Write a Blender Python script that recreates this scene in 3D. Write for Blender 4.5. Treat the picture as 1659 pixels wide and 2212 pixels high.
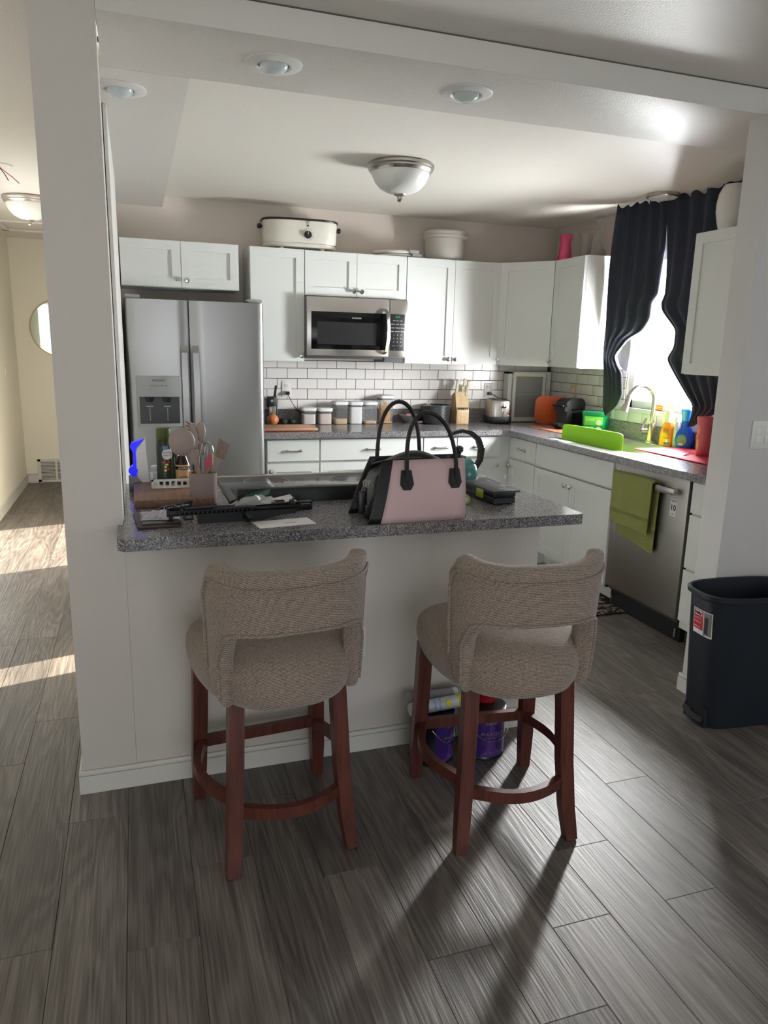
import bpy, bmesh, math, random
from math import sin, cos, pi, radians as R
from mathutils import Vector, Matrix
random.seed(7)
S = bpy.context.scene
COL = S.collection
for o in list(bpy.data.objects): bpy.data.objects.remove(o)

# ---------------------------------------------------------------- camera
cd = bpy.data.cameras.new('camera'); cam = bpy.data.objects.new('camera', cd); COL.objects.link(cam)
cd.sensor_fit = 'HORIZONTAL'; cd.sensor_width = 36.0
cd.lens = 1577.85 / 1659 * 36.0
cd.clip_start = 0.05
M3 = Matrix(((0.94821, 0.04772, -0.31404), (-0.31676, 0.21561, -0.92367), (0.02363, 0.97531, 0.21956)))
M3.col[0].normalize()
cam.matrix_world = Matrix.Translation((0.22817, -2.37806, 1.47875)) @ Matrix(((0.94821, 0.04772, 0.31404*-1), (-0.31676, 0.21561, -0.92367), (0.02363, 0.97531, 0.21956))).to_4x4()
S.camera = cam
# ---------------------------------------------------------------- light
S.view_settings.view_transform = 'Standard'; S.view_settings.look = 'None'
S.view_settings.gamma = 1.0; S.view_settings.use_curve_mapping = False
S.view_settings.exposure = 0.06
W = bpy.data.worlds.new('sky'); S.world = W; W.use_nodes = True
W.node_tree.nodes['Background'].inputs[0].default_value = (0.86, 0.93, 1.0, 1)
W.node_tree.nodes['Background'].inputs[1].default_value = 2.6

def area(name, loc, direction, sx, sy, power, color=(1, 1, 1), spread=180):
    l = bpy.data.lights.new(name, 'AREA'); l.shape = 'RECTANGLE'; l.size = sx; l.size_y = sy
    l.energy = power; l.color = color; l.spread = R(spread)
    o = bpy.data.objects.new(name, l); COL.objects.link(o); o.location = loc
    o.rotation_euler = Vector(direction).to_track_quat('-Z', 'Y').to_euler()
    return o
# daylight through kitchen and right front-room windows, plus added rear and hall fills
area('daylight_kitchen_window', (4.0, 1.54, 1.72), (-1, 0, -0.06), 1.7, 1.5, 1250, (0.97, 0.98, 1.0))
area('daylight_high_sky', (4.9, 3.0, 2.75), (-1.9, -2.2, -1.55), 1.2, 1.0, 1400, (1.0, 0.98, 0.96))
area('daylight_front_window', (4.55, -2.9, 1.25), (-1, 0.05, -0.7), 1.6, .9, 5, (0.9, 0.95, 1.0))
area('added_rear_fill', (0.6, -4.5, .75), (0, 1, -0.05), 1.8, 1.2, 8, (1.0, 0.95, 0.88))  # unseen fill added behind the camera to brighten the half wall
area('added_hall_fill', (-.985, 3.2, 1.0), (1, 0.25, 0.0), 1.2, 1.9, 19, (1.0, 0.95, 0.86))  # fill added in an out-of-view doorway to brighten the hall
sl = bpy.data.lights.new('sun', 'SUN'); sl.energy = 22; sl.angle = R(0.6); sl.color = (1, 0.9, 0.72)
so = bpy.data.objects.new('sun', sl); COL.objects.link(so)
so.rotation_euler = Vector((1, 0.28, -1.1)).to_track_quat('-Z', 'Y').to_euler()

# ---------------------------------------------------------------- materials
def lin(c):
    if isinstance(c, str):
        c = c.lstrip('#'); c = [int(c[i:i+2], 16) / 255 for i in (0, 2, 4)]
    return tuple((x / 12.92 if x <= .04045 else ((x + .055) / 1.055) ** 2.4) for x in c) + (1,)
MATS = {}
def mat(name, col, rough=0.5, metal=0.0, **k):
    m = bpy.data.materials.new(name); m.use_nodes = True; MATS[name] = m
    nt = m.node_tree; b = nt.nodes['Principled BSDF']
    b.inputs['Base Color'].default_value = lin(col); b.inputs['Roughness'].default_value = rough
    b.inputs['Metallic'].default_value = metal
    if 'trans' in k: b.inputs['Transmission Weight'].default_value = k['trans']
    if 'ior' in k: b.inputs['IOR'].default_value = k['ior']
    if 'alpha' in k: b.inputs['Alpha'].default_value = k['alpha']
    if 'emit' in k:
        b.inputs['Emission Color'].default_value = lin(k['emit']); b.inputs['Emission Strength'].default_value = k.get('es', 1)
    if 'coat' in k: b.inputs['Coat Weight'].default_value = k['coat']
    if 'spec' in k: b.inputs['Specular IOR Level'].default_value = k['spec']
    if 'bump' in k:   # (scale xyz, strength, distance, detail)
        sc, st, di = k['bump'][:3]
        n = nt.nodes.new('ShaderNodeTexNoise'); n.inputs['Scale'].default_value = 1.0
        n.inputs['Detail'].default_value = k['bump'][3] if len(k['bump']) > 3 else 3
        tc = nt.nodes.new('ShaderNodeTexCoord'); mp = nt.nodes.new('ShaderNodeMapping')
        if not isinstance(sc, tuple): sc = (sc, sc, sc)
        mp.inputs['Scale'].default_value = sc
        nt.links.new(tc.outputs['Object'], mp.inputs[0]); nt.links.new(mp.outputs[0], n.inputs['Vector'])
        bp = nt.nodes.new('ShaderNodeBump'); bp.inputs['Strength'].default_value = st; bp.inputs['Distance'].default_value = di
        nt.links.new(n.outputs[0], bp.inputs['Height']); nt.links.new(bp.outputs[0], b.inputs['Normal'])
        if 'vary' in k:
            r = nt.nodes.new('ShaderNodeValToRGB')
            r.color_ramp.elements[0].position = .35; r.color_ramp.elements[1].position = .65
            r.color_ramp.elements[0].color = lin(k['vary']); r.color_ramp.elements[1].color = lin(col)
            nt.links.new(n.outputs[0], r.inputs[0]); nt.links.new(r.outputs[0], b.inputs['Base Color'])
    return m

WALL = mat('wall_paint', '#d3cdc6', .55, bump=(110, .25, .004, 2))
WALLK = mat('kitchen_wall_paint', '#d8ccc2', .5, bump=(110, .2, .004, 2))
WALLR = mat('front_wall_grey_paint', '#cfccca', .5, bump=(110, .25, .004, 2))
CREAM = mat('hall_cream_paint', '#f4f0e0', .6, bump=(90, .1, .003, 2))
CEIL = mat('ceiling_semi_gloss_paint', '#dedad3', .42, spec=.5, bump=(170, .45, .003, 3))
CEILM = mat('kitchen_ceiling_paint', '#ebe6dc', .5, bump=(80, .15, .004, 2))
TRIM = mat('trim_white_paint', '#dcdad4', .4)
CAB = mat('cabinet_white_paint', '#e2e4df', .38)
STEEL = mat('brushed_steel', '#a3a2a0', .34, 1.0, bump=((260, 260, 3), .10, .001, 4))
STEELD = mat('dark_steel_edge', '#6c6c6c', .4, 1.0)
STEELM = mat('microwave_steel', '#c3beb8', .3, 1.0, bump=((3, 200, 200), .06, .001, 3))
STEELW = mat('dishwasher_steel', '#b1aea8', .36, 1.0, bump=((200, 200, 2), .06, .001, 3))
CHROME = mat('polished_nickel', '#d6d3cd', .16, 1.0)
NICKEL = mat('brushed_nickel', '#b5b0a8', .3, 1.0)
BLACKG = mat('black_glass', '#0b0b0c', .12, 0, spec=.3)
BLACKP = mat('black_plastic', '#131417', .42)
BLACKL = mat('black_leather', '#121214', .38, bump=(240, .2, .001, 2))
BLACKM = mat('black_gunmetal', '#141516', .45, .3)
DGREY = mat('dark_grey_plastic', '#3b3d3e', .4)
GREYP = mat('grey_plastic', '#9a9c9a', .4)
PINK = mat('pale_pink_leather', '#cdb0b0', .5, bump=(400, .15, .001, 2))
WHITEP = mat('white_plastic', '#e9e9e6', .35)
WHITEC = mat('white_ceramic', '#e6e2dc', .25)
IVORY = mat('ivory_enamel', '#dedacd', .3)
CLEAR = mat('clear_plastic', '#f6f8f8', .06, trans=1.0, ior=1.25)
GLASS = mat('clear_glass', '#ffffff', .02, trans=1.0, ior=1.4)
FROST = mat('frosted_lamp_glass', '#dfe0da', .35, emit='#dfe0da', es=.0)
LENS = mat('recessed_bulb_glass', '#c9d2d2', .12)
NAVY = mat('navy_blackout_fabric', '#1e2230', .85, bump=(500, .2, .001, 2))
LINER = mat('white_curtain_liner', '#cfcbdc', .8)
STOOLF = mat('taupe_chenille', '#6f6158', .9)
WOODR = mat('cherry_stained_wood', '#63332a', .36, bump=((60, 60, 4), .15, .001, 3), vary='#4b241c')
MAPLE = mat('maple_board', '#c79a78', .5, bump=((4, 60, 60), .05, .001, 3), vary='#b98a67')
BOARDW = mat('oak_board', '#8b6a52', .5, bump=((60, 5, 60), .1, .001, 3), vary='#765641')
BLOCKW = mat('beech_knife_block', '#dcbf95', .5, bump=((40, 40, 4), .05, .001, 3), vary='#d0b083')
CROCK = mat('taupe_crock_glaze', '#9a8884', .22)
SILI = mat('taupe_silicone', '#9a8980', .5)
HWOOD = mat('pale_wood_handle', '#b08e6f', .5)
REDP = mat('red_silicone', '#b5182b', .4)
GREENC = mat('olive_green_can', '#46551d', .3)
GREENC2 = mat('dark_green_can', '#24320f', .3)
LIME = mat('lime_green_plastic', '#9be01a', .45)
TEAL = mat('teal_enamel', '#4f8a86', .15)
ORANGE = mat('orange_cleaner', '#ee8a1a', .15)
YELLOW = mat('pale_yellow_plastic', '#e7d878', .3)
BLUEB = mat('blue_cleaner', '#0b47c9', .12)
BLUET = mat('bright_blue_plastic', '#1481f0', .18)
DBLUE = mat('deep_blue_label', '#1d2a6e', .4)
PURPLE = mat('purple_paint_label', '#3a1c72', .3)
PURPL2 = mat('light_purple_band', '#5a3a8c', .3)
CRIMSON = mat('crimson_mat', '#c41c45', .85, bump=(600, .3, .001, 2))
CUPR = mat('dusty_red_enamel', '#a84a50', .3)
VASEP = mat('magenta_vase', '#c23a66', .45)
TOWEL = mat('olive_towel', '#7f8247', .95, bump=((90, 90, 60), .8, .006, 2))
BINB = mat('black_bin_plastic', '#1b222b', .45)
PAPER = mat('white_paper', '#dedbd8', .6)
RED = mat('label_red', '#bd1f2e', .4)
LBLUE = mat('label_light_blue', '#3f8fd0', .4)
LYEL = mat('label_yellow', '#d8cf2e', .4)
GREENT = mat('green_tub_plastic', '#0d8f5a', .3)
GREENL = mat('green_label_light', '#6cc63c', .35)
GOLD = mat('amber_pump_plastic', '#b99457', .3)
COPPER = mat('copper_orange_plastic', '#c2502c', .35)
BROWNL = mat('brown_leather', '#3a2320', .5)
RICE = mat('rice_grain', '#c9ab85', .8, bump=(400, .6, .003, 2))
FLOUR = mat('flour', '#e8e2de', .9)
SUGAR = mat('pale_sugar', '#dcd0c6', .9)
PASTA = mat('dry_pasta', '#d99f3b', .5)
ONION = mat('onion_skin', '#c06c3e', .35, bump=((3, 3, 3), .1, .002, 2), vary='#d98a5c')
AVO = mat('avocado_skin', '#1e1d18', .6, bump=(200, .7, .003, 2))
INK = mat('ink_dark', '#1c1c1e', .5)
INKW = mat('ink_white', '#e4e2e0', .5)
INKG = mat('ink_grey', '#8d8f90', .5)
GREEND = mat('clock_digits', '#1c8a3a', .5, emit='#2fd060', es=.5)
NEON = mat('blue_neon', '#1a1af0', .4, emit='#1414ff', es=.55)
GREYS = mat('grey_pot_metal', '#4a4c4d', .35, .7)
ALMOND = mat('sauce_label', '#c9a06a', .5)
BROWNS = mat('sauce_brown', '#2c130a', .2)
ORANGED = mat('dusky_orange', '#d8742c', .5)
STRIPEG = mat('green_striped_card', '#2f5a48', .5)
SHADES = mat('mirror_silver', '#a9b0a8', .03, 1.0)
OUTW = mat('outlet_white', '#e4e2dd', .35)
TOE = mat('toe_black', '#0d0f12', .6)
LIMEB = mat('lime_latch', '#9aa52a', .4)
GROUT = mat('dark_grout', '#3d3937', .85)
MAGNT = mat('dark_picture_tray', '#22252e', .3)

# tile: glossy white ceramic
TILE = mat('white_subway_tile', '#e6e1dd', .2, bump=(6, .04, .003, 1))
# granite laminate
def granite():
    m = mat('speckled_grey_laminate', '#77747a', .16); nt = m.node_tree; b = nt.nodes['Principled BSDF']
    tc = nt.nodes.new('ShaderNodeTexCoord')
    v = nt.nodes.new('ShaderNodeTexVoronoi'); v.inputs['Scale'].default_value = 400
    n = nt.nodes.new('ShaderNodeTexNoise'); n.inputs['Scale'].default_value = 190; n.inputs['Detail'].default_value = 2
    for x in (v, n): nt.links.new(tc.outputs['Object'], x.inputs['Vector'])
    r = nt.nodes.new('ShaderNodeValToRGB'); cr = r.color_ramp; cr.interpolation = 'CONSTANT'
    sep = nt.nodes.new('ShaderNodeSeparateColor'); nt.links.new(v.outputs['Color'], sep.inputs[0])
    cr.elements[0].position = 0; cr.elements[0].color = lin('#4a494e')
    cr.elements[1].position = .22; cr.elements[1].color = lin('#807d80')
    for p, c in ((.5, '#a09ca0'), (.78, '#8e8886'), (.88, '#d2cdc9'), (.95, '#5c5a60')):
        e = cr.elements.new(p); e.color = lin(c)
    nt.links.new(sep.outputs[0], r.inputs[0])
    mx = nt.nodes.new('ShaderNodeMixRGB'); mx.blend_type = 'MULTIPLY'; mx.inputs[0].default_value = .35
    nt.links.new(r.outputs[0], mx.inputs[1]); nt.links.new(n.outputs[0], mx.inputs[2]); nt.links.new(mx.outputs[0], b.inputs['Base Color'])
    return m
GRAN = granite()
# floor planks: dark grey-brown oak, each plank its own shade and figure
def plank_mat():
    m = mat('grey_oak_plank', '#4b4540', .46, spec=.8); nt = m.node_tree; b = nt.nodes['Principled BSDF']
    tc = nt.nodes.new('ShaderNodeTexCoord'); oi = nt.nodes.new('ShaderNodeObjectInfo')
    ad = nt.nodes.new('ShaderNodeVectorMath'); ad.operation = 'ADD'
    sc = nt.nodes.new('ShaderNodeVectorMath'); sc.operation = 'SCALE'; sc.inputs[0].default_value = (37, 91, 13)
    nt.links.new(oi.outputs['Random'], sc.inputs['Scale'])
    nt.links.new(tc.outputs['Object'], ad.inputs[0]); nt.links.new(sc.outputs[0], ad.inputs[1])
    mp = nt.nodes.new('ShaderNodeMapping'); mp.inputs['Scale'].default_value = (9, 1.1, 1)
    nt.links.new(ad.outputs[0], mp.inputs[0])
    n1 = nt.nodes.new('ShaderNodeTexNoise'); n1.inputs['Scale'].default_value = 1.0; n1.inputs['Detail'].default_value = 1; n1.inputs['Distortion'].default_value = .4
    nt.links.new(mp.outputs[0], n1.inputs['Vector'])
    # cathedral rings from the low frequency noise
    mu = nt.nodes.new('ShaderNodeMath'); mu.operation = 'MULTIPLY'; mu.inputs[1].default_value = 62
    sn = nt.nodes.new('ShaderNodeMath'); sn.operation = 'SINE'
    nt.links.new(n1.outputs[0], mu.inputs[0]); nt.links.new(mu.outputs[0], sn.inputs[0])
    mp2 = nt.nodes.new('ShaderNodeMapping'); mp2.inputs['Scale'].default_value = (170, 5, 1)
    nt.links.new(ad.outputs[0], mp2.inputs[0])
    n2 = nt.nodes.new('ShaderNodeTexNoise'); n2.inputs['Scale'].default_value = 1.0; n2.inputs['Detail'].default_value = 4
    nt.links.new(mp2.outputs[0], n2.inputs['Vector'])
    def math(op, a, bb):
        x = nt.nodes.new('ShaderNodeMath'); x.operation = op
        for i, s in ((0, a), (1, bb)):
            if isinstance(s, (int, float)): x.inputs[i].default_value = s
            else: nt.links.new(s, x.inputs[i])
        return x.outputs[0]
    h = math('ADD', math('MULTIPLY', sn.outputs[0], .10), math('ADD', n2.outputs[0], math('MULTIPLY', n1.outputs[0], .5)))
    r = nt.nodes.new('ShaderNodeValToRGB'); cr = r.color_ramp
    cr.elements[0].position = .45; cr.elements[0].color = lin('#433d3a')
    cr.elements[1].position = 1.05 if False else 1.0; cr.elements[1].color = lin('#7b736d')
    e = cr.elements.new(.72); e.color = lin('#5e5752')
    nt.links.new(h, r.inputs[0])
    hsv = nt.nodes.new('ShaderNodeHueSaturation'); nt.links.new(r.outputs[0], hsv.inputs['Color'])
    nt.links.new(math('ADD', math('MULTIPLY', oi.outputs['Random'], .45), .78), hsv.inputs['Value'])
    nt.links.new(hsv.outputs[0], b.inputs['Base Color'])
    bp = nt.nodes.new('ShaderNodeBump'); bp.inputs['Strength'].default_value = .55; bp.inputs['Distance'].default_value = .0022
    nt.links.new(h, bp.inputs['Height']); nt.links.new(bp.outputs[0], b.inputs['Normal'])
    return m
PLANK = plank_mat()
def chenille():
    nt = STOOLF.node_tree; b = nt.nodes['Principled BSDF']
    tc = nt.nodes.new('ShaderNodeTexCoord')
    w = nt.nodes.new('ShaderNodeTexWave'); w.bands_direction = 'Z'; w.inputs['Scale'].default_value = 85; w.inputs['Distortion'].default_value = 3.5
    w.inputs['Detail'].default_value = 2; w.inputs['Detail Scale'].default_value = 6
    n = nt.nodes.new('ShaderNodeTexNoise'); n.inputs['Scale'].default_value = 260; n.inputs['Detail'].default_value = 3
    mp = nt.nodes.new('ShaderNodeMapping'); mp.inputs['Rotation'].default_value = (.65, 0, 0); nt.links.new(tc.outputs['Object'], mp.inputs[0])
    for x in (w, n): nt.links.new(mp.outputs[0], x.inputs['Vector'])
    mx = nt.nodes.new('ShaderNodeMixRGB'); mx.inputs[0].default_value = .55
    nt.links.new(w.outputs[0], mx.inputs[1]); nt.links.new(n.outputs[0], mx.inputs[2])
    r = nt.nodes.new('ShaderNodeValToRGB'); r.color_ramp.elements[0].position = .2; r.color_ramp.elements[1].position = .8
    r.color_ramp.elements[0].color = lin('#54493f'); r.color_ramp.elements[1].color = lin('#b9a699')
    nt.links.new(mx.outputs[0], r.inputs[0]); nt.links.new(r.outputs[0], b.inputs['Base Color'])
    bp = nt.nodes.new('ShaderNodeBump'); bp.inputs['Strength'].default_value = .6; bp.inputs['Distance'].default_value = .003
    nt.links.new(mx.outputs[0], bp.inputs['Height']); nt.links.new(bp.outputs[0], b.inputs['Normal'])
    b.inputs['Sheen Weight'].default_value = .4; b.inputs['Sheen Roughness'].default_value = .4
chenille()
def rugmat():
    m = mat('black_beige_floral_rug', '#101010', .95); nt = m.node_tree; b = nt.nodes['Principled BSDF']
    tc = nt.nodes.new('ShaderNodeTexCoord'); v = nt.nodes.new('ShaderNodeTexVoronoi'); v.feature = 'DISTANCE_TO_EDGE'; v.inputs['Scale'].default_value = 16
    nz = nt.nodes.new('ShaderNodeTexNoise'); nz.inputs['Scale'].default_value = 9
    mx = nt.nodes.new('ShaderNodeMixRGB'); mx.inputs[0].default_value = .25
    nt.links.new(tc.outputs['Object'], mx.inputs[1]); nt.links.new(tc.outputs['Object'], nz.inputs['Vector']); nt.links.new(nz.outputs[1], mx.inputs[2])
    nt.links.new(mx.outputs[0], v.inputs['Vector'])
    r = nt.nodes.new('ShaderNodeValToRGB'); r.color_ramp.interpolation = 'CONSTANT'
    r.color_ramp.elements[0].color = lin('#0c0c0e'); r.color_ramp.elements[1].position = .13; r.color_ramp.elements[1].color = lin('#a08a78')
    nt.links.new(v.outputs[0], r.inputs[0]); nt.links.new(r.outputs[0], b.inputs['Base Color'])
    return m
RUG = rugmat()
def noisecols(name, cols, scale, rough=.6):
    m = mat(name, cols[0], rough); nt = m.node_tree; b = nt.nodes['Principled BSDF']
    tc = nt.nodes.new('ShaderNodeTexCoord'); n = nt.nodes.new('ShaderNodeTexNoise'); n.inputs['Scale'].default_value = scale; n.inputs['Detail'].default_value = 2
    nt.links.new(tc.outputs['Object'], n.inputs['Vector'])
    r = nt.nodes.new('ShaderNodeValToRGB'); r.color_ramp.interpolation = 'CONSTANT'
    for i, c in enumerate(cols):
        p = .32 + .36 * i / max(1, len(cols) - 1) if i else 0
        if i == 0: e = r.color_ramp.elements[0]
        elif i == 1: e = r.color_ramp.elements[1]
        else: e = r.color_ramp.elements.new(p)
        e.position = p; e.color = lin(c)
    nt.links.new(n.outputs[0], r.inputs[0]); nt.links.new(r.outputs[0], b.inputs['Base Color'])
    return m
PATT = noisecols('patterned_red_mat', ['#7d2620', '#c8562e', '#d9b48f', '#3a2a2c', '#a32d24'], 60)
WRAP = noisecols('red_white_wrapper', ['#c8352c', '#e5e0de', '#c8352c', '#efe9e6', '#9fa2a6'], 45, .25)
PICT = noisecols('picture_print', ['#20242e', '#20242e', '#2c3a5a', '#c98a48', '#8a5a3a'], 14, .3)

def thin(name, col, tint=(1, 1, 1), rough=.03, ior=1.45, body=.0):
    # thin-walled clear sheet: transmits straight through, reflects by Fresnel
    m = bpy.data.materials.new(name); m.use_nodes = True; nt = m.node_tree
    for n in list(nt.nodes): nt.nodes.remove(n)
    o = nt.nodes.new('ShaderNodeOutputMaterial'); tr = nt.nodes.new('ShaderNodeBsdfTransparent'); gl = nt.nodes.new('ShaderNodeBsdfGlossy')
    tr.inputs[0].default_value = (*tint, 1); gl.inputs['Roughness'].default_value = rough
    fr = nt.nodes.new('ShaderNodeFresnel'); gm = nt.nodes.new('ShaderNodeNewGeometry'); mr = nt.nodes.new('ShaderNodeMapRange')
    mr.inputs['To Min'].default_value = ior; mr.inputs['To Max'].default_value = 1/ior
    nt.links.new(gm.outputs['Backfacing'], mr.inputs['Value']); nt.links.new(mr.outputs[0], fr.inputs[0]); mx = nt.nodes.new('ShaderNodeMixShader')
    nt.links.new(fr.outputs[0], mx.inputs[0]); nt.links.new(tr.outputs[0], mx.inputs[1]); nt.links.new(gl.outputs[0], mx.inputs[2])
    last = mx
    if body:
        df = nt.nodes.new('ShaderNodeBsdfDiffuse'); df.inputs[0].default_value = lin(col); m2 = nt.nodes.new('ShaderNodeMixShader'); m2.inputs[0].default_value = body
        nt.links.new(mx.outputs[0], m2.inputs[1]); nt.links.new(df.outputs[0], m2.inputs[2]); last = m2
    nt.links.new(last.outputs[0], o.inputs[0]); return m
CLEAR = thin('clear_plastic', '#f2f4f6', (.93, .94, .95), .06, 1.4, .10)
GLASS = thin('clear_glass', '#f2f0ee', (.90, .89, .88), .03, 1.5, .06)
FILM = thin('clear_film', '#e8e8ea', (.9, .9, .9), .15, 1.7, .22)
FILM2 = thin('frosted_film', '#d6d0da', (.9, .9, .9), .25, 1.4, .5)
PANE = thin('window_pane_glass', '#ffffff', (.97, .98, .98), .0, 1.45)
# ---------------------------------------------------------------- geometry helpers
def add_props(o, label=None, cat=None, group=None, kind=None):
    if label: o['label'] = label
    if cat: o['category'] = cat
    if group: o['group'] = group
    if kind: o['kind'] = kind
    return o
def thing(name, label, cat, loc=(0, 0, 0), rz=0, group=None):
    o = bpy.data.objects.new(name, None); COL.objects.link(o); o.location = loc; o.rotation_euler = (0, 0, R(rz))
    o.empty_display_size = .05
    return add_props(o, label, cat, group)
class B:
    def __init__(s): s.bm = bmesh.new()
    def _xf(s, vs, mx):
        if mx is not None: bmesh.ops.transform(s.bm, matrix=mx, verts=vs)
    def box(s, x0, y0, z0, x1, y1, z1, bev=0, seg=2, mx=None):
        r = bmesh.ops.create_cube(s.bm, size=1); vs = r['verts']
        bmesh.ops.scale(s.bm, vec=(abs(x1-x0), abs(y1-y0), abs(z1-z0)), verts=vs)
        bmesh.ops.translate(s.bm, vec=((x0+x1)/2, (y0+y1)/2, (z0+z1)/2), verts=vs)
        if bev:
            es = {e for v in vs for e in v.link_edges}
            g = bmesh.ops.bevel(s.bm, geom=list(es), offset=bev, segments=seg, affect='EDGES', profile=.5)
            vs = list({v for f in g['faces'] for v in f.verts} | {v for v in vs if v.is_valid})
        s._xf(vs, mx); return s
    def lathe(s, prof, seg=24, c=(0, 0, 0), mx=None, cap=True, sx=1, sy=1):
        rings = []
        for r, z in prof:
            if r < 1e-6: rings.append([s.bm.verts.new((c[0], c[1], c[2]+z))])
            else: rings.append([s.bm.verts.new((c[0]+sx*r*cos(2*pi*i/seg), c[1]+sy*r*sin(2*pi*i/seg), c[2]+z)) for i in range(seg)])
        return s._skin(rings, seg, cap, mx)
    def _skin(s, rings, seg, cap, mx, closed=True):
        for a, b in zip(rings, rings[1:]):
            n = seg if closed else seg-1
            for i in range(n):
                j = (i+1) % seg
                if len(a) == 1 and len(b) == 1: continue
                if len(a) == 1: s.bm.faces.new((a[0], b[j], b[i]))
                elif len(b) == 1: s.bm.faces.new((a[i], a[j], b[0]))
                else: s.bm.faces.new((a[i], a[j], b[j], b[i]))
        if cap:
            if len(rings[0]) > 1: s.bm.faces.new(rings[0][::-1])
            if len(rings[-1]) > 1: s.bm.faces.new(rings[-1])
        s._xf([v for r in rings for v in r], mx); return s
    def loft(s, rings, cap=True, mx=None):
        rr = [[s.bm.verts.new(p) for p in r] for r in rings]
        return s._skin(rr, len(rr[0]), cap, mx)
    def cyl(s, p0, p1, r0, r1=None, seg=16):
        return s.tube([p0, p1], [r0, r0 if r1 is None else r1], seg)
    def tube(s, pts, rad, seg=8, sq=None, cap=True):
        pts = [Vector(p) for p in pts]; n = len(pts); rings = []; up = None
        for i, p in enumerate(pts):
            t = (pts[min(i+1, n-1)] - pts[max(i-1, 0)]).normalized()
            if up is None:
                up = Vector((0, 0, 1)) if abs(t.z) < .9 else Vector((0, 1, 0))
            a = t.cross(up).normalized(); u = a.cross(t).normalized(); up = u
            r = rad[i] if isinstance(rad, (list, tuple)) else rad
            if sq:   # rectangular section (w along a, h along u)
                w, h = (r*sq[0], r*sq[1])
                rings.append([s.bm.verts.new(p + a*x*w + u*y*h) for x, y in ((-.5, -.5), (.5, -.5), (.5, .5), (-.5, .5))])
            else:
                rings.append([s.bm.verts.new(p + (a*cos(2*pi*k/seg) + u*sin(2*pi*k/seg))*r) for k in range(seg)])
        return s._skin(rings, len(rings[0]), cap, None)
    def prism(s, pts, d0, d1, axis='y', mx=None):
        f = {'y': lambda p, d: (p[0], d, p[1]), 'z': lambda p, d: (p[0], p[1], d), 'x': lambda p, d: (d, p[0], p[1])}[axis]
        a = [s.bm.verts.new(f(p, d0)) for p in pts]; b = [s.bm.verts.new(f(p, d1)) for p in pts]
        return s._skin([a, b], len(pts), True, mx)
    def sphere(s, c, r, seg=16, sc=(1, 1, 1)):
        g = bmesh.ops.create_uvsphere(s.bm, u_segments=seg, v_segments=max(6, seg//2), radius=r)
        bmesh.ops.scale(s.bm, vec=sc, verts=g['verts']); bmesh.ops.translate(s.bm, vec=c, verts=g['verts']); return s
    def quad(s, a, b, c, d):
        s.bm.faces.new([s.bm.verts.new(p) for p in (a, b, c, d)]); return s
    def obj(s, name, m, parent=None, loc=None, rz=0, smooth=35):
        bmesh.ops.recalc_face_normals(s.bm, faces=s.bm.faces)
        me = bpy.data.meshes.new(name); s.bm.to_mesh(me); s.bm.free()
        me.materials.append(m)
        if smooth:
            me.shade_smooth(); me.set_sharp_from_angle(angle=R(smooth))
        o = bpy.data.objects.new(name, me); COL.objects.link(o)
        if parent: o.parent = parent
        if loc: o.location = loc
        if rz: o.rotation_euler = (0, 0, R(rz))
        return o
def sub(o, lv=1, solid=0, off=0):
    if solid:
        m = o.modifiers.new('t', 'SOLIDIFY'); m.thickness = solid; m.offset = off
    if lv:
        m = o.modifiers.new('s', 'SUBSURF'); m.levels = lv; m.render_levels = lv
    return o
def dup(o, parent=None, **k):
    c = o.copy(); COL.objects.link(c); c.parent = parent
    for q, v in k.items():
        if q == 'loc': c.location = v
        elif q == 'rz': c.rotation_euler = (0, 0, R(v))
        else: c[q] = v
    for ch in [x for x in bpy.data.objects if x.parent == o]: dup(ch, c)
    return c
def text(s, size, m, parent, loc, rz=0, tilt=90, align='CENTER', name='lettering', ext=.0004, spin=0, bold=0):
    cu = bpy.data.curves.new('t', 'FONT'); cu.body = s; cu.size = size; cu.align_x = align; cu.align_y = 'CENTER'
    cu.extrude = ext; cu.resolution_u = 2; cu.offset = bold
    t = bpy.data.objects.new('t', cu); COL.objects.link(t)
    bpy.context.view_layer.update()
    me = bpy.data.meshes.new_from_object(t.evaluated_get(bpy.context.evaluated_depsgraph_get()))
    bpy.data.objects.remove(t); me.materials.clear(); me.materials.append(m)
    o = bpy.data.objects.new(name, me); COL.objects.link(o); o.parent = parent; o.location = loc
    o.rotation_euler = (Matrix.Rotation(R(rz), 3, 'Z') @ Matrix.Rotation(R(tilt), 3, 'X') @ Matrix.Rotation(R(spin), 3, 'Z')).to_euler()
    return o
def struct(name, b, m, label=None):
    o = b.obj(name, m); o['kind'] = 'structure'
    if label: o['label'] = label
    return o
def sell(hx, hy, z, n=28, p=4, cx=0, cy=0):
    r = []
    for i in range(n):
        a = 2*pi*i/n; c, d = cos(a), sin(a)
        r.append((cx + hx*math.copysign(abs(c)**(2/p), c), cy + hy*math.copysign(abs(d)**(2/p), d), z))
    return r

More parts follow.
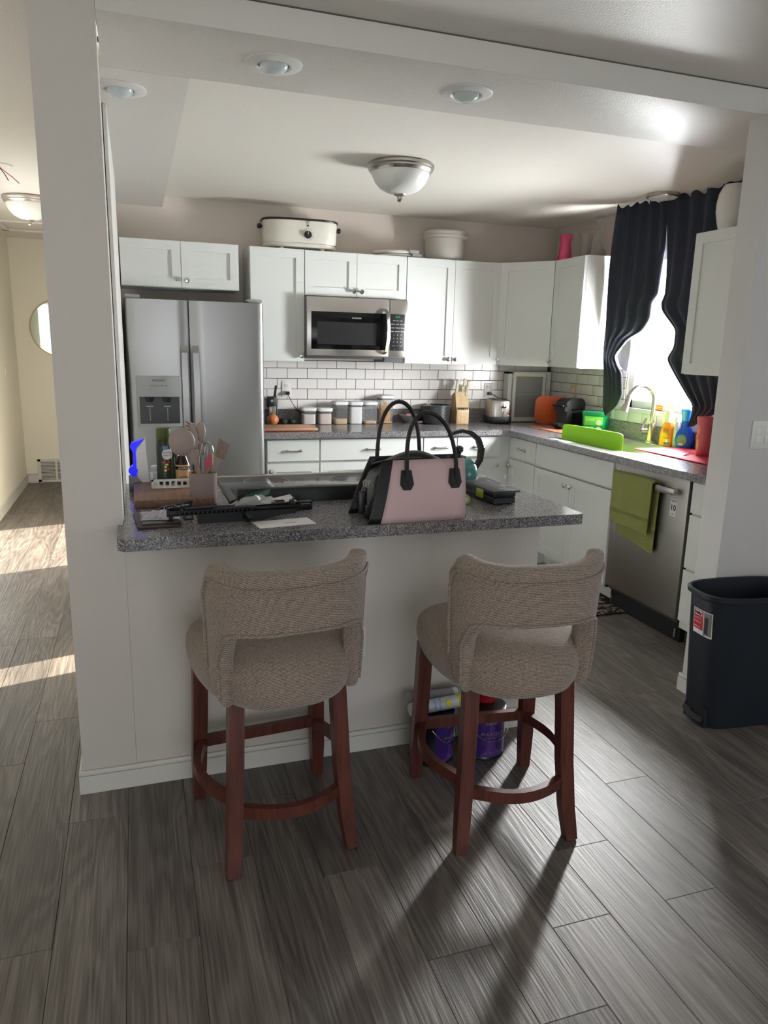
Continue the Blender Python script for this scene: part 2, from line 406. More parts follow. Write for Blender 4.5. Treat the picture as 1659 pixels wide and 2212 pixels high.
# ================================================================ SETTING
XR, YB, CT = 3.47, 3.03, .914
ZB, ZK, ZC = 2.3576, 2.428, 2.446
fl = struct('floor', B().box(-1.0, -4.6, -.06, 4.7, 6.1, -.009), GROUT, 'dark grey oak plank floor')
PW = .1765
seams = {0: -.456, -1: -.984, -2: -.717, -3: -.98, -4: -1.22, -5: -.98, -8: -.47, -9: -.735, -11: -.67, -12: .245, -7: -.2, -6: -.62}
pm = None
PL = 1.22
def plank(x0, y0, y1):
    b = B(); b.box(0, 0, -.008, PW-.0009, y1-y0-.0009, 0, bev=.0011, seg=1)
    return b
shared = {}
for i in range(-15, 16):
    x0 = 1.73 + PW*i
    ph = seams.get(i, random.uniform(-.6, .6))
    y = ph - PL*math.ceil((ph + 3.6)/PL)
    ymax = 6.0 if x0 < 0 else 3.0
    ymin = -3.6
    while y < ymax:
        a, c = max(y, ymin), min(y+PL, ymax)
        if c - a > .02:
            L = round(c-a, 3)
            if L in shared:
                o = bpy.data.objects.new('plank', shared[L]); COL.objects.link(o)
            else:
                o = plank(x0, a, c).obj('plank', PLANK, smooth=0); shared[L] = o.data
            o.parent = fl; o.location = (x0, a, 0)
        y += PL
# walls
def base(name, segs, h=.082):
    """baseboard from plan segments ((x0,y0,x1,y1) boxes)"""
    b = B()
    for x0, y0, x1, y1 in segs:
        b.box(x0, y0, 0, x1, y1, h-.018)
        dx, dy = abs(x1-x0), abs(y1-y0)
        b.box(x0, y0, h-.018, x1, y1, h, bev=.005, seg=2)
    return struct(name, b, TRIM)
struct('wall_hall_left', B().box(-1.02, 1.35, 0, -.9, 2.55, ZC).box(-1.02, 2.55, 2.03, -.9, 3.85, ZC).box(-1.02, 3.85, 0, -.9, 6.1, ZC).box(-1.02, -4.6, 0, -.9, .62, ZC).box(-1.02, .62, 2.0, -.9, 1.35, ZC).box(-1.02, .62, 0, -.9, .74, 2.0).box(-1.02, .98, 0, -.9, 1.35, 2.0), CREAM)  # unseen doorway opening added so the hall fill can enter
struct('wall_hall_back', B().box(-1.02, 5.986, 0, .17, 6.1, ZC), CREAM)
struct('wall_hall_right', B().box(0, .13, 0, .155, 5.986, ZC).box(0, 0, 0, .1705, .13, ZC), WALL)
struct('wall_peninsula', B().box(.171, 0.0003, 0, 1.667, .115, .8755), WALL)
struct('wall_back', B().box(.155, YB, 0, 3.6, YB+.1, ZC), WALLK)
WY0, WY1, WZ0, WZ1 = 1.10, 1.975, 1.115, 2.12
struct('wall_right', B().box(XR, .08, 0, XR+.1, WY0, ZC).box(XR, WY1, 0, XR+.1, YB, ZC).box(XR, WY0, 0, XR+.1, WY1, WZ0).box(XR, WY0, WZ1, XR+.1, WY1, ZC), WALLK)
struct('wall_front_right', B().box(2.503, -.0435, 0, 4.7, .0813, ZB), WALLR)
struct('wall_east', B().box(4.6, -4.6, 0, 4.7, -3.8, ZC).box(4.6, -2.0, 0, 4.7, 0, ZC).box(4.6, -3.8, 0, 4.7, -2, .85).box(4.6, -3.8, 2.15, 4.7, -2, ZC), WALL)
struct('wall_south', B().box(-1.02, -4.7, 0, -.4, -4.6, ZC).box(1.6, -4.7, 0, 4.7, -4.6, ZC).box(-.4, -4.7, 2.15, 1.6, -4.6, ZC), WALL)  # floor-length opening behind the camera, added for the rear fill
struct('ceiling', B().box(-1.02, -4.7, ZC, 4.7, 0.0, ZC+.1).box(-1.02, 0, ZC, .05, 6.1, ZC+.1), CEIL, 'semi-gloss white front room ceiling')
struct('ceiling_kitchen', B().box(.04, .449, ZK, 3.6, 3.13, ZK+.12), CEILM)
struct('ceiling_beam', B().box(.171, 0, ZB, 4.7, .449, ZC+.1, bev=.002).box(.04, .449, ZB, .4526, YB, ZC), CEIL)
base('baseboard_peninsula', [(-.012, -.012, 1.679, 0)])
base('baseboard_column', [(-.012, 0, 0, 5.97)])
base('baseboard_hall_left', [(-.9, 3.85, -.888, 5.97)], .1)
base('baseboard_hall_back', [(-.888, 5.974, -.79, 5.986), (-.43, 5.974, 0, 5.986)], .1)
base('baseboard_right', [(2.491, -.0555, 2.503, .0933), (2.503, -.0555, 4.6, -.0435)])
# thin dark crack where the beam meets the ceiling
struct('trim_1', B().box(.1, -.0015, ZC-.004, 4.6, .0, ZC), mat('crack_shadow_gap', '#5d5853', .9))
struct('trim_2', B().box(.158, .85, 0, .172, 2.2, ZB-.001, bev=.002), TRIM)
# ceiling attic hatch in the hall
hb = B()
hb.box(-.84, 4.75, ZC-.02, .0, 4.80, ZC, bev=.004).box(-.84, 5.30, ZC-.02, .0, 5.35, ZC, bev=.004).box(-.84, 4.75, ZC-.02, -.79, 5.35, ZC, bev=.004)
struct('trim_3', hb, TRIM)

# window
wn = struct('window_1', B().box(XR-.015, WY0-.05, WZ0-.03, XR+.10, WY1+.05, WZ0, bev=.003), TRIM, 'bright kitchen window over the sink')
B().box(XR+.02, WY0, WZ0, XR+.07, WY0+.05, WZ1).box(XR+.02, WY1-.05, WZ0, XR+.07, WY1, WZ1).box(XR+.02, WY0, WZ0, XR+.07, WY1, WZ0+.05).box(XR+.02, WY0, WZ1-.05, XR+.07, WY1, WZ1).obj('window_frame', TRIM, wn)
B().box(XR+.042, WY0+.05, WZ0+.05, XR+.046, WY1-.05, WZ1-.05).obj('pane', PANE, wn)
for nm, loc, dims in (('window_2', 0, (4.62, -3.8, .85, 4.66, -2, 2.15)), ('added_rear_window', 0, (-.4, -4.66, .0, 1.6, -4.62, 2.15))):  # second frame stands in the unseen opening added for the rear fill
    x0, y0, z0, x1, y1, z1 = dims; b = B()
    if nm == 'window_2':
        for yy in (y0, (y0+y1)/2-.02, y1-.04): b.box(x0, yy, z0, x1, yy+.04, z1)
        for zz in (z0, z1-.04): b.box(x0, y0, zz, x1, y1, zz+.04)
    else:
        for xx in (x0, (x0+x1)/2-.02, x1-.04): b.box(xx, y0, z0, xx+.04, y1, z1)
        for zz in (z0, z1-.04): b.box(x0, y0, zz, x1, y1, zz+.04)
    struct(nm, b, TRIM)

# ---- tiles (each its own piece, children of their wall)
wb = bpy.data.objects['wall_back']; wr = bpy.data.objects['wall_right']
TW, TH, G = .1500, .0755, .0034
struct('trim_4', B().box(1.0, YB-.004, 1.014, XR, YB, 1.375).box(XR-.004, WY1, 1.014, XR, YB-.004, 1.375).box(XR-.004, .09, 1.014, XR, WY1, 1.112), GROUT, 'dark grout behind white subway tile')
tmesh = {}
def tile(wall, a0, a1, z0, z1, back):
    w, h = round(a1-a0-G, 4), round(z1-z0-G, 4)
    if w < .008 or h < .008: return
    key = (w, h, back)
    if key not in tmesh:
        b = B()
        if back: b.box(0, 0, 0, w, .005, h, bev=.0012, seg=1)
        else: b.box(0, 0, 0, .005, w, h, bev=.0016, seg=2)
        o = b.obj('tile', TILE); tmesh[key] = o.data
    else:
        o = bpy.data.objects.new('tile', tmesh[key]); COL.objects.link(o)
    o.parent = wall
    o.location = (a0+G/2, YB-.0085, z0+G/2) if back else (XR-.0085, a0+G/2, z0+G/2)
    o.rotation_euler = (random.uniform(-.003, .003), 0, random.uniform(-.003, .003))
for r in range(5):
    z0 = 1.014 + r*TH; z1 = min(z0+TH, 1.372)
    ph = 1.362 if r % 2 == 0 else 1.287   # rows: joints at 1.362+k*.15 (odd rows shifted)
    x = ph - TW*3
    while x < 3.46:
        tile(wb, max(x, 1.0), min(x+TW, 3.461), z0, z1, True); x += TW
    y = 2.594 + TW*3 if r % 2 else 2.52 + TW*3
    lo = WY1 + .0 if r else .09
    lim = z1 if r else 1.088
    if r == 0: lim = z1
    while y > lo:
        tile(wr, max(y-TW, lo), min(y, 3.02), z0, lim, False); y -= TW
# ---- outlets and switches
def outlet(label, loc, rz=0, kind='outlet', w=.072):
    t = thing('wall_outlet' if kind == 'outlet' else 'light_switch', label, 'outlet' if kind == 'outlet' else 'switch', loc, rz)
    B().box(-w/2, -.006, -.058, w/2, 0, .058, bev=.003).obj('cover_plate', OUTW, t)
    if kind == 'outlet':
        for dz in (.026, -.026):
            r = B().box(-.017, -.0085, dz-.016, .017, -.004, dz+.016, bev=.003).obj('receptacle', WHITEP, t)
            B().box(-.008, -.0092, dz-.002, -.0055, -.008, dz+.008).box(.0055, -.0092, dz-.001, .008, -.008, dz+.007).lathe([(.0025, 0), (.0025, .0012), (0, .0012)], 8, mx=Matrix.Translation((0, -.008, dz-.008)) @ Matrix.Rotation(pi/2, 4, 'X')).obj('slot', INK, r)
    else:
        n = 2 if w > .1 else 1
        for k in range(n):
            cx = (k-(n-1)/2)*.046
            B().box(cx-.016, -.010, -.033, cx+.016, -.004, 0, bev=.002).box(cx-.016, -.008, .001, cx+.016, -.004, .033, bev=.002).obj('rocker', WHITEP, t)
    return t
o1 = outlet('white double outlet with a black plug, left part of the tiled wall', (1.282, YB-.009, 1.164))
o2 = outlet('white double outlet with a black plug above the toaster', (2.925, YB-.009, 1.162))
outlet('blank-looking white outlet on the half wall between the stools', (.943, 0, .435), w=.07)
outlet('white double rocker switch on the grey wall above the bin', (2.645, -.0435, 1.168), kind='switch', w=.118)
outlet('small white switch on the left hall wall', (-.9, 5.2, 1.19), 90, kind='switch')
def cord(label, pts, plug):
    t = thing('power_cord', label, 'cord', pts[0])
    o = Vector(pts[0])
    B().box(-.014, -.026, -.012, .014, 0, .012, bev=.003).obj('plug', BLACKP, t)
    # smooth path
    P = [Vector(p)-o for p in pts]; Q = []
    for i in range(len(P)-1):
        p0, p1, p2, p3 = P[max(i-1, 0)], P[i], P[i+1], P[min(i+2, len(P)-1)]
        for k in range(6):
            u = k/6; Q.append(.5*((2*p1)+(p2-p0)*u+(2*p0-5*p1+4*p2-p3)*u*u+(3*p1-p0-3*p2+p3)*u**3))
    Q.append(P[-1])
    B().tube(Q, .0032, 6).obj('cable', BLACKP, t)
cord('black cord drooping from the left outlet to the counter', [(1.285, 3.01, 1.135), (1.29, 2.97, 1.11), (1.33, 2.97, 1.04), (1.37, 2.95, .98), (1.34, 2.93, .925), (1.30, 2.92, .919)], 1)
cord('black cord looping from the right outlet down to the toaster', [(2.93, 3.012, 1.137), (2.95, 2.97, 1.13), (3.00, 2.95, 1.10), (3.08, 2.95, 1.09), (3.105, 2.94, 1.03), (3.06, 2.97, .97)], 1)

# ================================================================ CABINETS
def door(parent, x0, x1, z0, z1, knob=None, name='door', fw=.056):
    b = B(); t = .019
    b.box(x0, -t, z0, x0+fw, 0, z1).box(x1-fw, -t, z0, x1, 0, z1)
    b.box(x0+fw, -t, z0, x1-fw, 0, z0+fw).box(x0+fw, -t, z1-fw, x1-fw, 0, z1)
    b.box(x0+fw, -t+.009, z0+fw, x1-fw, -.002, z1-fw)
    d = b.obj(name, CAB, parent)
    if knob: knob_at(d, *knob)
    return d
KN = []
def knob_at(d, x, z, y=-.019):
    prof = [(.0065, 0), (.0055, .010), (.009, .014), (.0155, .020), (.0165, .025), (.013, .031), (.0, .033)]
    if KN:
        o = bpy.data.objects.new('knob', KN[0]); COL.objects.link(o)
    else:
        o = B().lathe(prof, 20, mx=Matrix.Rotation(pi/2, 4, 'X')).obj('knob', CHROME); KN.append(o.data)
    o.parent = d; o.location = (x, y, z)
def pull_at(d, x, z, y=-.019):
    b = B()
    for s in (-1, 1): b.sphere((x+s*.046, y-.008, z), .011, 12, (1.3, .8, .9))
    b.tube([(x-.046, y-.016, z), (x-.02, y-.022, z), (x+.02, y-.022, z), (x+.046, y-.016, z)], [.006, .0042, .0042, .006], 8)
    b.obj('pull_handle', CHROME, d)
def drawer(parent, x0, x1, z0, z1, pull=True):
    d = B().box(x0, -.019, z0, x1, 0, z1, bev=.0015, seg=1).obj('drawer', CAB, parent)
    if pull: pull_at(d, (x0+x1)/2, (z0+z1)/2)
    return d
def cab(name, label, cat, loc, w, h, dep, rz=0, group=None):
    t = thing(name, label, cat, loc, rz, group)
    B().box(0, .0005, 0, w, dep, h).obj('body', CAB, t)
    return t
GU = 'white shaker wall cabinets'
g = .002
c = cab('wall_cabinet', 'short white two-door wall cabinet above the fridge', 'cabinet', (.172, 2.71, 1.823), .735, .287, YB-2.712, group=GU)
door(c, g, .3665, .004, .285); k1 = door(c, .3695, .733, .004, .285, (.40, .047))
B().lathe([(.003, 0), (.003, .002), (0, .002)], 8, mx=Matrix.Rotation(pi/2, 4, 'X')).obj('screw_hole', INK, c).location = (.335, -.0185, .045)
c = cab('wall_cabinet', 'tall white single-door wall cabinet left of the microwave', 'cabinet', (.978, 2.71, 1.37), .366, .74, YB-2.712, group=GU)
door(c, g, .364, .004, .736, (.345, .04))
c = cab('wall_cabinet', 'short white two-door wall cabinet above the microwave', 'cabinet', (1.346, 2.71, 1.812), .733, .296, YB-2.712, group=GU)
door(c, g, .365, .004, .292, (.342, .04)); door(c, .368, .731, .004, .292, (.398, .04))
c = cab('wall_cabinet', 'tall white two-door wall cabinet right of the microwave', 'cabinet', (2.081, 2.71, 1.37), .739, .736, YB-2.712, group=GU)
door(c, g, .3685, .004, .732, (.333, .036)); door(c, .3715, .737, .004, .732, (.388, .036))
# corner cabinet: pentagon body with a diagonal door
cx0, cy0, cx1, cy1 = 2.822, 2.71, 3.105, 2.392
c = thing('wall_cabinet', 'white corner wall cabinet with one angled door', 'cabinet', (cx0, cy0, 1.37), 0, GU)
B().prism([(0, 0), (0, YB-cy0-.002), (XR-cx0-.002, YB-cy0-.002), (XR-cx0-.002, cy1-cy0), (cx1-cx0, cy1-cy0)], 0, .738, 'z').obj('body', CAB, c)
L = math.hypot(cx1-cx0, cy1-cy0); ang = math.degrees(math.atan2(cy1-cy0, cx1-cx0))
h = B().box(.001, -.0015, 0, L-.001, -.0005, .738).obj('face_frame', CAB, c); h.rotation_euler = (0, 0, R(ang))
d = door(h, .012, L-.012, .004, .732, (.032, .042))
c = cab('wall_cabinet', 'narrow white wall cabinet facing left, end panel beside the dark curtain', 'cabinet', (3.105, 2.388, 1.37), .368, .74, XR-3.107, rz=-90, group=GU)
door(c, g, .366, .004, .736, (.03, .042))
c = cab('wall_cabinet', 'white wall cabinet right of the curtain, half hidden by the column', 'cabinet', (3.11, 1.0, 1.374), .915, .738, XR-3.112, rz=-90, group=GU)
door(c, g, .456, .004, .734); door(c, .459, .913, .004, .734)

GB = 'white shaker base cabinets'
def basecab(label, loc, w, rz, dr, doors, dep=.6, name='base_cabinet'):
    c = thing(name, label, 'cabinet', loc, rz, GB)
    B().box(0, .0005, .10, w, dep, .874).box(0, .05, 0, w, dep, .10).obj('body', CAB, c)
    for x0, x1, z0, z1, pl in dr: drawer(c, x0, x1, z0, z1, pl)
    for x0, x1, kn in doors: door(c, x0, x1, .115, .703, kn)
    return c
yb = 2.44
basecab('white base cabinet beside the fridge, one drawer over one door', (1.025, yb, 0), .365, 0, [(.008, .362, .718, .862, True)], [(.008, .362, (.03, .655))], YB-yb-.002)
basecab('wide white base cabinet below the canisters, behind the handbag', (1.391, yb, 0), .752, 0, [(.004, .748, .718, .862, True)], [(.004, .3745, (.345, .655)), (.3775, .748, (.407, .655))], YB-yb-.002)
basecab('white base cabinet below the pot, drawer over door', (2.144, yb, 0), .26, 0, [(.003, .257, .718, .862, True)], [(.003, .257, (.03, .655))], YB-yb-.002)
basecab('white base cabinet in the back corner, drawer over door', (2.405, yb, 0), .44, 0, [(.003, .345, .718, .862, True)], [(.003, .345, (.315, .655))], YB-yb-.002)
xs = 2.838
basecab('narrow white base cabinet at the corner end of the sink run', (xs, 2.437, 0), .41, -90, [(.035, .405, .718, .862, True)], [(.035, .405, (.065, .655))], XR-xs-.002)
c = thing('base_cabinet', 'white sink base cabinet with two doors and a plain front panel', 'cabinet', (xs, 2.026, 0), -90, GB)
B().box(0, .11, .0, .88, .125, .112).box(0, .0005, .112, .012, XR-xs-.002, .874).box(.868, .0005, .112, .88, XR-xs-.002, .874).box(0, .0005, .112, .88, XR-xs-.002, .125).box(.012, .0005, .70, .868, .02, .874).obj('body', CAB, c)
drawer(c, .004, .876, .712, .864, False).name = 'false_front'
door(c, .004, .4385, .125, .698, (.408, .645)); door(c, .4415, .876, .125, .698, (.472, .645))
c = thing('base_cabinet', 'white drawer cabinet right of the dishwasher, cut off by the column', 'cabinet', (xs, .508, 0), -90, GB)
B().box(0, .0005, .10, .42, XR-xs-.002, .874).box(0, .05, 0, .42, XR-xs-.002, .1).obj('body', CAB, c)
for z0, z1 in ((.712, .866), (.428, .700), (.145, .416)): drawer(c, .004, .416, z0, z1, False)
B().box(.0, .045, .0, .42, .0495, .11).obj('toe_kick', TOE, c)

# countertops
t = thing('countertop', 'speckled grey kitchen countertop running along back and window walls', 'countertop', (0, 0, 0))
sx0, sx1, sy0, sy1 = 2.925, 3.37, 1.16, 1.93
b = B(); z0, z1 = .876, CT
b.box(1.0, 2.39, z0, XR-.001, YB-.001, z1).box(2.784, sy1, z0, XR-.001, 2.39, z1).box(2.784, .083, z0, XR-.001, sy0, z1)
b.box(2.784, sy0, z0, sx0, sy1, z1).box(sx1, sy0, z0, XR-.001, sy1, z1).prism([(2.744, 2.39), (2.784, 2.39), (2.784, 2.35)], z0, z1, 'z')
b.obj('counter_slab', GRAN, t)
B().box(1.0, YB-.02, CT, XR-.001, YB-.001, 1.014).box(XR-.02, .083, CT, XR-.001, YB-.02, 1.014).obj('counter_upstand', GRAN, t)
# sink
t = thing('kitchen_sink', 'stainless steel sink set in the counter below the window', 'sink', ((sx0+sx1)/2, (sy0+sy1)/2, CT))
hx, hy = (sx1-sx0)/2-.003, (sy1-sy0)/2-.003
b = B(); rings = [sell(hx+.002, hy+.002, -.001, 36, 7), sell(hx-.008, hy-.008, -.002, 36, 7), sell(hx-.012, hy-.012, -.02, 36, 6), sell(hx-.03, hy-.03, -.185, 36, 6), sell(.05, .05, -.19, 36, 2)]
b.loft(rings, cap=False); b.bm.faces.new([b.bm.verts.new(p) for p in sell(.05, .05, -.19, 36, 2)])
bmesh.ops.remove_doubles(b.bm, verts=b.bm.verts, dist=.0001)
b.obj('basin', STEELW, t)
B().lathe([(.042, 0), (.042, .004), (.03, .006), (.0, .003)], 20, (0, 0, -.19)).obj('drain', CHROME, t)
# faucet
t = thing('kitchen_faucet', 'brushed nickel gooseneck faucet behind the sink', 'faucet', (3.405, 1.59, CT))
B().lathe([(.032, 0), (.032, .006), (.024, .012), (.024, .11), (.02, .125)], 24).obj('faucet_base', NICKEL, t)
pts = [(0, 0, .12), (0, 0, .26)]
for k in range(0, 11):
    a = pi*k/10*.93; pts.append((-.075+.075*cos(a), 0+.006*k, .285+.08*sin(a)))
B().tube(pts, .0125, 12).obj('spout', NICKEL, t)
e = Vector(pts[-1])
B().tube([e, e+Vector((-.008, .004, -.05)), e+Vector((-.022, .01, -.105))], [.015, .017, .026], 16).obj('spray_head', NICKEL, t)
B().tube([(0, -.0, .07), (-.045, .035, .07)], .018, 14).tube([(-.045, .035, .07), (-.03, .05, .10), (-.012, .042, .155)], [.013, .010, .007], 10).obj('lever', NICKEL, t)

# peninsula top
PX0, PX1, PY0, PY1 = .154, 1.733, -.1865, .72
RX0, RX1, RY0 = .53, 1.285, .235
t = thing('peninsula_countertop', 'speckled grey bar counter on the half wall in front of the stools', 'countertop', (0, 0, 0))
b = B()
b.box(.172, .0, z0, RX0, PY1, z1)
b.box(RX1, RY0, z0, PX1, PY1, z1)
pts = [(PX0+.02, PY0), (PX1-.01, PY0), (PX1, PY0+.01), (PX1, RY0), (RX0, RY0), (RX0, 0), (PX0, 0), (PX0, PY0+.02)]
b.prism(pts, z0, z1, 'z')
bb = b.obj('counter_slab', GRAN, t)
c = thing('base_cabinet', 'white cabinet behind the half wall left of the range', 'cabinet', (.175, .117, 0), 0, GB)
B().box(0, 0, .1, RX0-.177, .56, .874).obj('body', CAB, c)
c = thing('base_cabinet', 'white cabinet behind the half wall right of the range', 'cabinet', (RX1+.002, .117, 0), 0, GB)
B().box(0, 0, .1, 1.66-RX1, .56, .874).obj('body', CAB, c)
# range
t = thing('kitchen_range', 'slide-in electric range with black glass top set in the bar counter', 'range', (RX0, RY0, 0))
w = RX1-RX0
B().box(.003, .012, .05, w-.003, .56, .90).obj('range_body', STEELD, t)
B().box(.001, .012, .905, w-.001, .53, .921, bev=.003).obj('glass_cooktop', BLACKG, t)
b = B(); prof = [(.0, .0), (.0, .040), (.006, .051), (.018, .054), (.035, .046), (.045, .025), (.048, .0)]
b.prism([(p[0]+.002, p[1]+.9145) for p in prof], .03, w-.003, 'x')
b.obj('rear_console', BLACKP, t)
b = B().prism([(.003, .002), (.028, .03), (.028, .30), (.003, .34)], .9145, .926, 'z'); b.obj('side_bezel', DGREY, t)
B().box(.0, .532, .875, w, .560, .923, bev=.004).obj('front_trim', STEELM, t)
B().box(.01, .561, .3, w-.01, .59, .86).obj('oven_door', STEELM, t)
for cx, cy, r in ((.2, .17, .075), (.55, .17, .095), (.2, .4, .095), (.55, .4, .075)):
    b = B(); n = 40
    b.loft([[(cx+q*cos(2*pi*i/n), cy+q*sin(2*pi*i/n), zz) for i in range(n)] for q, zz in ((r, .9211), (r, .9214), (r-.0025, .9214), (r-.0025, .9211))], cap=False)
    b.obj('burner_ring', GREYP, t)

# ================================================================ APPLIANCES
# fridge
fx, fy = .185, 2.2
t = thing('refrigerator', 'stainless side-by-side refrigerator with ice dispenser', 'refrigerator', (fx, fy, 0)); w = .80
B().box(.005, .075, .02, w-.005, .80, 1.72, bev=.004).obj('cabinet_body', DGREY, t)
def fdoor(x0, x1, nm):
    b = B(); n = 10; rings = []
    prof = []
    for i in range(n+1):
        u = i/n; prof.append((x0+(x1-x0)*u, -.012*(1-(2*(((x0+(x1-x0)*u))/w)-1)**2)))
    # rounded outer vertical edges
    outer_l, outer_r = x0 < .01, x1 > w-.01
    pl = [(x0, .07)] + ([(x0, .03), (x0+.006, .012), (x0+.02, .001)] if outer_l else [(x0, .003)]) + [(x, y) for x, y in prof if x0+.02 < x < x1-.02] + ([(x1-.02, .001), (x1-.006, .012), (x1, .03)] if outer_r else [(x1, .003)]) + [(x1, .07)]
    return b.prism(pl, .06, 1.72, 'z').obj(nm, STEEL, t)
split = .357
fdoor(0, split-.003, 'freezer_door'); fdoor(split+.003, w, 'fridge_door')
for x0, x1 in ((.0, .09), (w-.10, w-.005)):
    B().box(x0+.005, .03, 1.722, x1, .12, 1.745, bev=.008).obj('hinge_cap', GREYP, t)
for x, s in ((.322, -1), (.388, 1)):
    pts = [(x, -.02, 1.455), (x, -.052, 1.42), (x, -.066, 1.25), (x, -.066, .95), (x, -.066, .7), (x, -.052, .50), (x, -.02, .465)]
    B().tube(pts, 1, sq=(.034, .022)).obj('door_handle', STEEL, t)
# dispenser
d = B().box(.045, -.017, .985, .300, -.002, 1.285, bev=.006).obj('dispenser', GREYP, t)
# recess box built as dark insert with walls
B().box(.060, -.0185, 1.005, .287, -.016, 1.168, bev=.001).obj('dispenser_bay', DGREY, d)
b = B(); a0 = [(.047+.251*i/12, 1.168+.028*sin(pi*i/12)) for i in range(13)]
b.prism(a0+[(.298, 1.163), (.047, 1.163)], -.024, -.014, 'y').obj('canopy', GREYP, d)
for x in (.105, .205):
    B().lathe([(.026, 0), (.022, -.02), (.016, -.03)], 14, (x+.01, -.022, 1.163), sy=.4).obj('paddle', BLACKP, d)
    B().box(x-.008, -.0200, 1.105, x+.03, -.0188, 1.110).box(x+.01, -.0198, 1.02, x+.013, -.0188, 1.10).obj('paddle_edge', GREYP, d)
text('FRIGIDAIRE', .0145, INK, d, (.172, -.0176, 1.258))
text('.   .   .   .', .016, INK, d, (.172, -.0176, 1.243)); text('cubed crushed   water   light', .0085, INK, d, (.172, -.0176, 1.228)); text('ice                                        lock', .008, INK, d, (.172, -.0176, 1.210))
# microwave
mx, my = 1.343, 2.63
t = thing('microwave_oven', 'stainless over-the-counter microwave with black window', 'microwave', (mx, my, 1.407)); w = .73
B().box(0, .03, 0, w, .39, .40, bev=.003).obj('microwave_body', STEELD, t)
B().box(.004, 0, .008, .593, .03, .398, bev=.004).obj('microwave_door', STEELM, t)
B().box(.596, .0, .008, w-.002, .03, .398, bev=.004).obj('control_panel_surround', STEELM, t)
B().box(.034, -.003, .052, .588, .001, .302, bev=.002).obj('window_frame', BLACKG, t)
B().box(.075, -.0036, .085, .50, -.0022, .235).obj('window_glass', mat('microwave_window', '#2a2a2c', .08), t)
B().box(.6, -.003, .052, .708, .001, .302, bev=.002).obj('keypad', BLACKP, t)
kp = t
B().tube([(.555, -.004, .33), (.562, -.03, .315), (.573, -.045, .22), (.573, -.045, .14), (.562, -.03, .045), (.555, -.004, .03)], 1, sq=(.024, .014)).obj('door_handle', CHROME, t)
text('FRIGIDAIRE', .013, INKW, kp, (.355, -.0045, .264)); text('8:53', .02, GREEND, kp, (.655, -.0036, .283), name='clock_display')
rows = ['min  sec  auto', 'soften  melt  defrost', 'cook  reheat  keep', 'timer  power  warm', '1     2     3', '4     5     6', '7     8     9', 'stop   0   start', '+        -']
for i, r in enumerate(rows):
    text(r, .0125 if i < 4 else .014, INKW if i != 7 else INKG, kp, (.655, -.0036, .258-i*.0245), name='key_row')
B().box(.01, .06, -.012, w-.16, .37, 0).box(w-.15, .05, -.03, w-.01, .30, 0).obj('vent_underside', STEELD, t)
# dishwasher
dwx, dwy = 2.825, 1.143
t = thing('dishwasher', 'stainless dishwasher under the counter with towel over its bar', 'dishwasher', (dwx, dwy, 0), -90); w = .61
B().box(.002, .0, .135, w, .03, .868, bev=.004).obj('dishwasher_door', STEELW, t)
B().box(.01, .03, .11, w-.008, .58, .87).obj('tub', STEELD, t)
B().box(.004, .05, .0, w-.004, .09, .128).obj('toe_kick', TOE, t)
b = B().tube([(.10, -.0, .80), (.10, -.035, .80)], 1, sq=(.02, .026)).tube([(.52, 0, .80), (.52, -.035, .80)], 1, sq=(.02, .026))
b.box(.055, -.052, .782, .56, -.032, .818, bev=.006).obj('bar_handle', CHROME, t)
text('LG', .021, INKW, t, (.065, -.0006, .832)); B().lathe([(.011, 0), (.011, .0008), (0, .0008)], 20, mx=Matrix.Translation((.038, 0, .832)) @ Matrix.Rotation(pi/2, 4, 'X')).obj('emblem', INKW, t)
s = B().box(.488, -.001, .665, .535, 0, .755).obj('warranty_sticker', PAPER, t)
text('DIRECT DRIVE\nMOTOR', .0068, INK, s, (.5115, -.0013, .743)); text('10', .042, INK, s, (.5115, -.0013, .708), bold=.0008)
text('YEAR', .008, INK, s, (.5115, -.0013, .675))
for x in (.02, .575): B().lathe([(.006, 0), (.006, .05), (0, .05)], 8, (x, .045, .02)).obj('levelling_foot', CHROME, t)
# towel
tw = thing('dish_towel', 'olive green towel folded over the dishwasher bar', 'towel', (dwx, dwy, .8), -90)
def cloth(x0, x1, y, ztop, zbot0, zbot1, amp, ph, n=24, m=14, drift=0):
    b = B(); rr = []
    for j in range(m+1):
        v = j/m; row = []
        for i in range(n+1):
            u = i/n; zb = zbot0+(zbot1-zbot0)*u
            row.append(b.bm.verts.new((x0+(x1-x0)*u+drift*v*(1-2*u), y+amp*(.3+v)*sin(ph+u*13+.6*v*sin(u*5)), ztop+(zb-ztop)*v)))
        rr.append(row)
    for j in range(m):
        for i in range(n): b.bm.faces.new((rr[j][i], rr[j][i+1], rr[j+1][i+1], rr[j+1][i]))
    return b
sub(cloth(.075, .415, -.064, .028, -.25, -.27, .0035, 0, drift=.008).obj('front_layer', TOWEL, tw), 1, .006)
sub(cloth(.08, .425, -.024, .026, -.315, -.37, .002, 1.2, drift=.01).obj('back_layer', TOWEL, tw), 1, .005)
b = B(); n = 8
b.prism([(-.067+.0, .022), (-.064, .030), (-.054, .036), (-.034, .036), (-.024, .030), (-.020, .022), (-.026, .021), (-.03, .026), (-.055, .027), (-.060, .021)], .075, .42, 'x').obj('top_fold', TOWEL, tw)
b = B()
for zz in (-.175, -.185): b.box(.082, -.0725, zz, .41, -.0695, zz+.003)
b.obj('woven_band', mat('towel_band', '#6c7040', .95), tw)

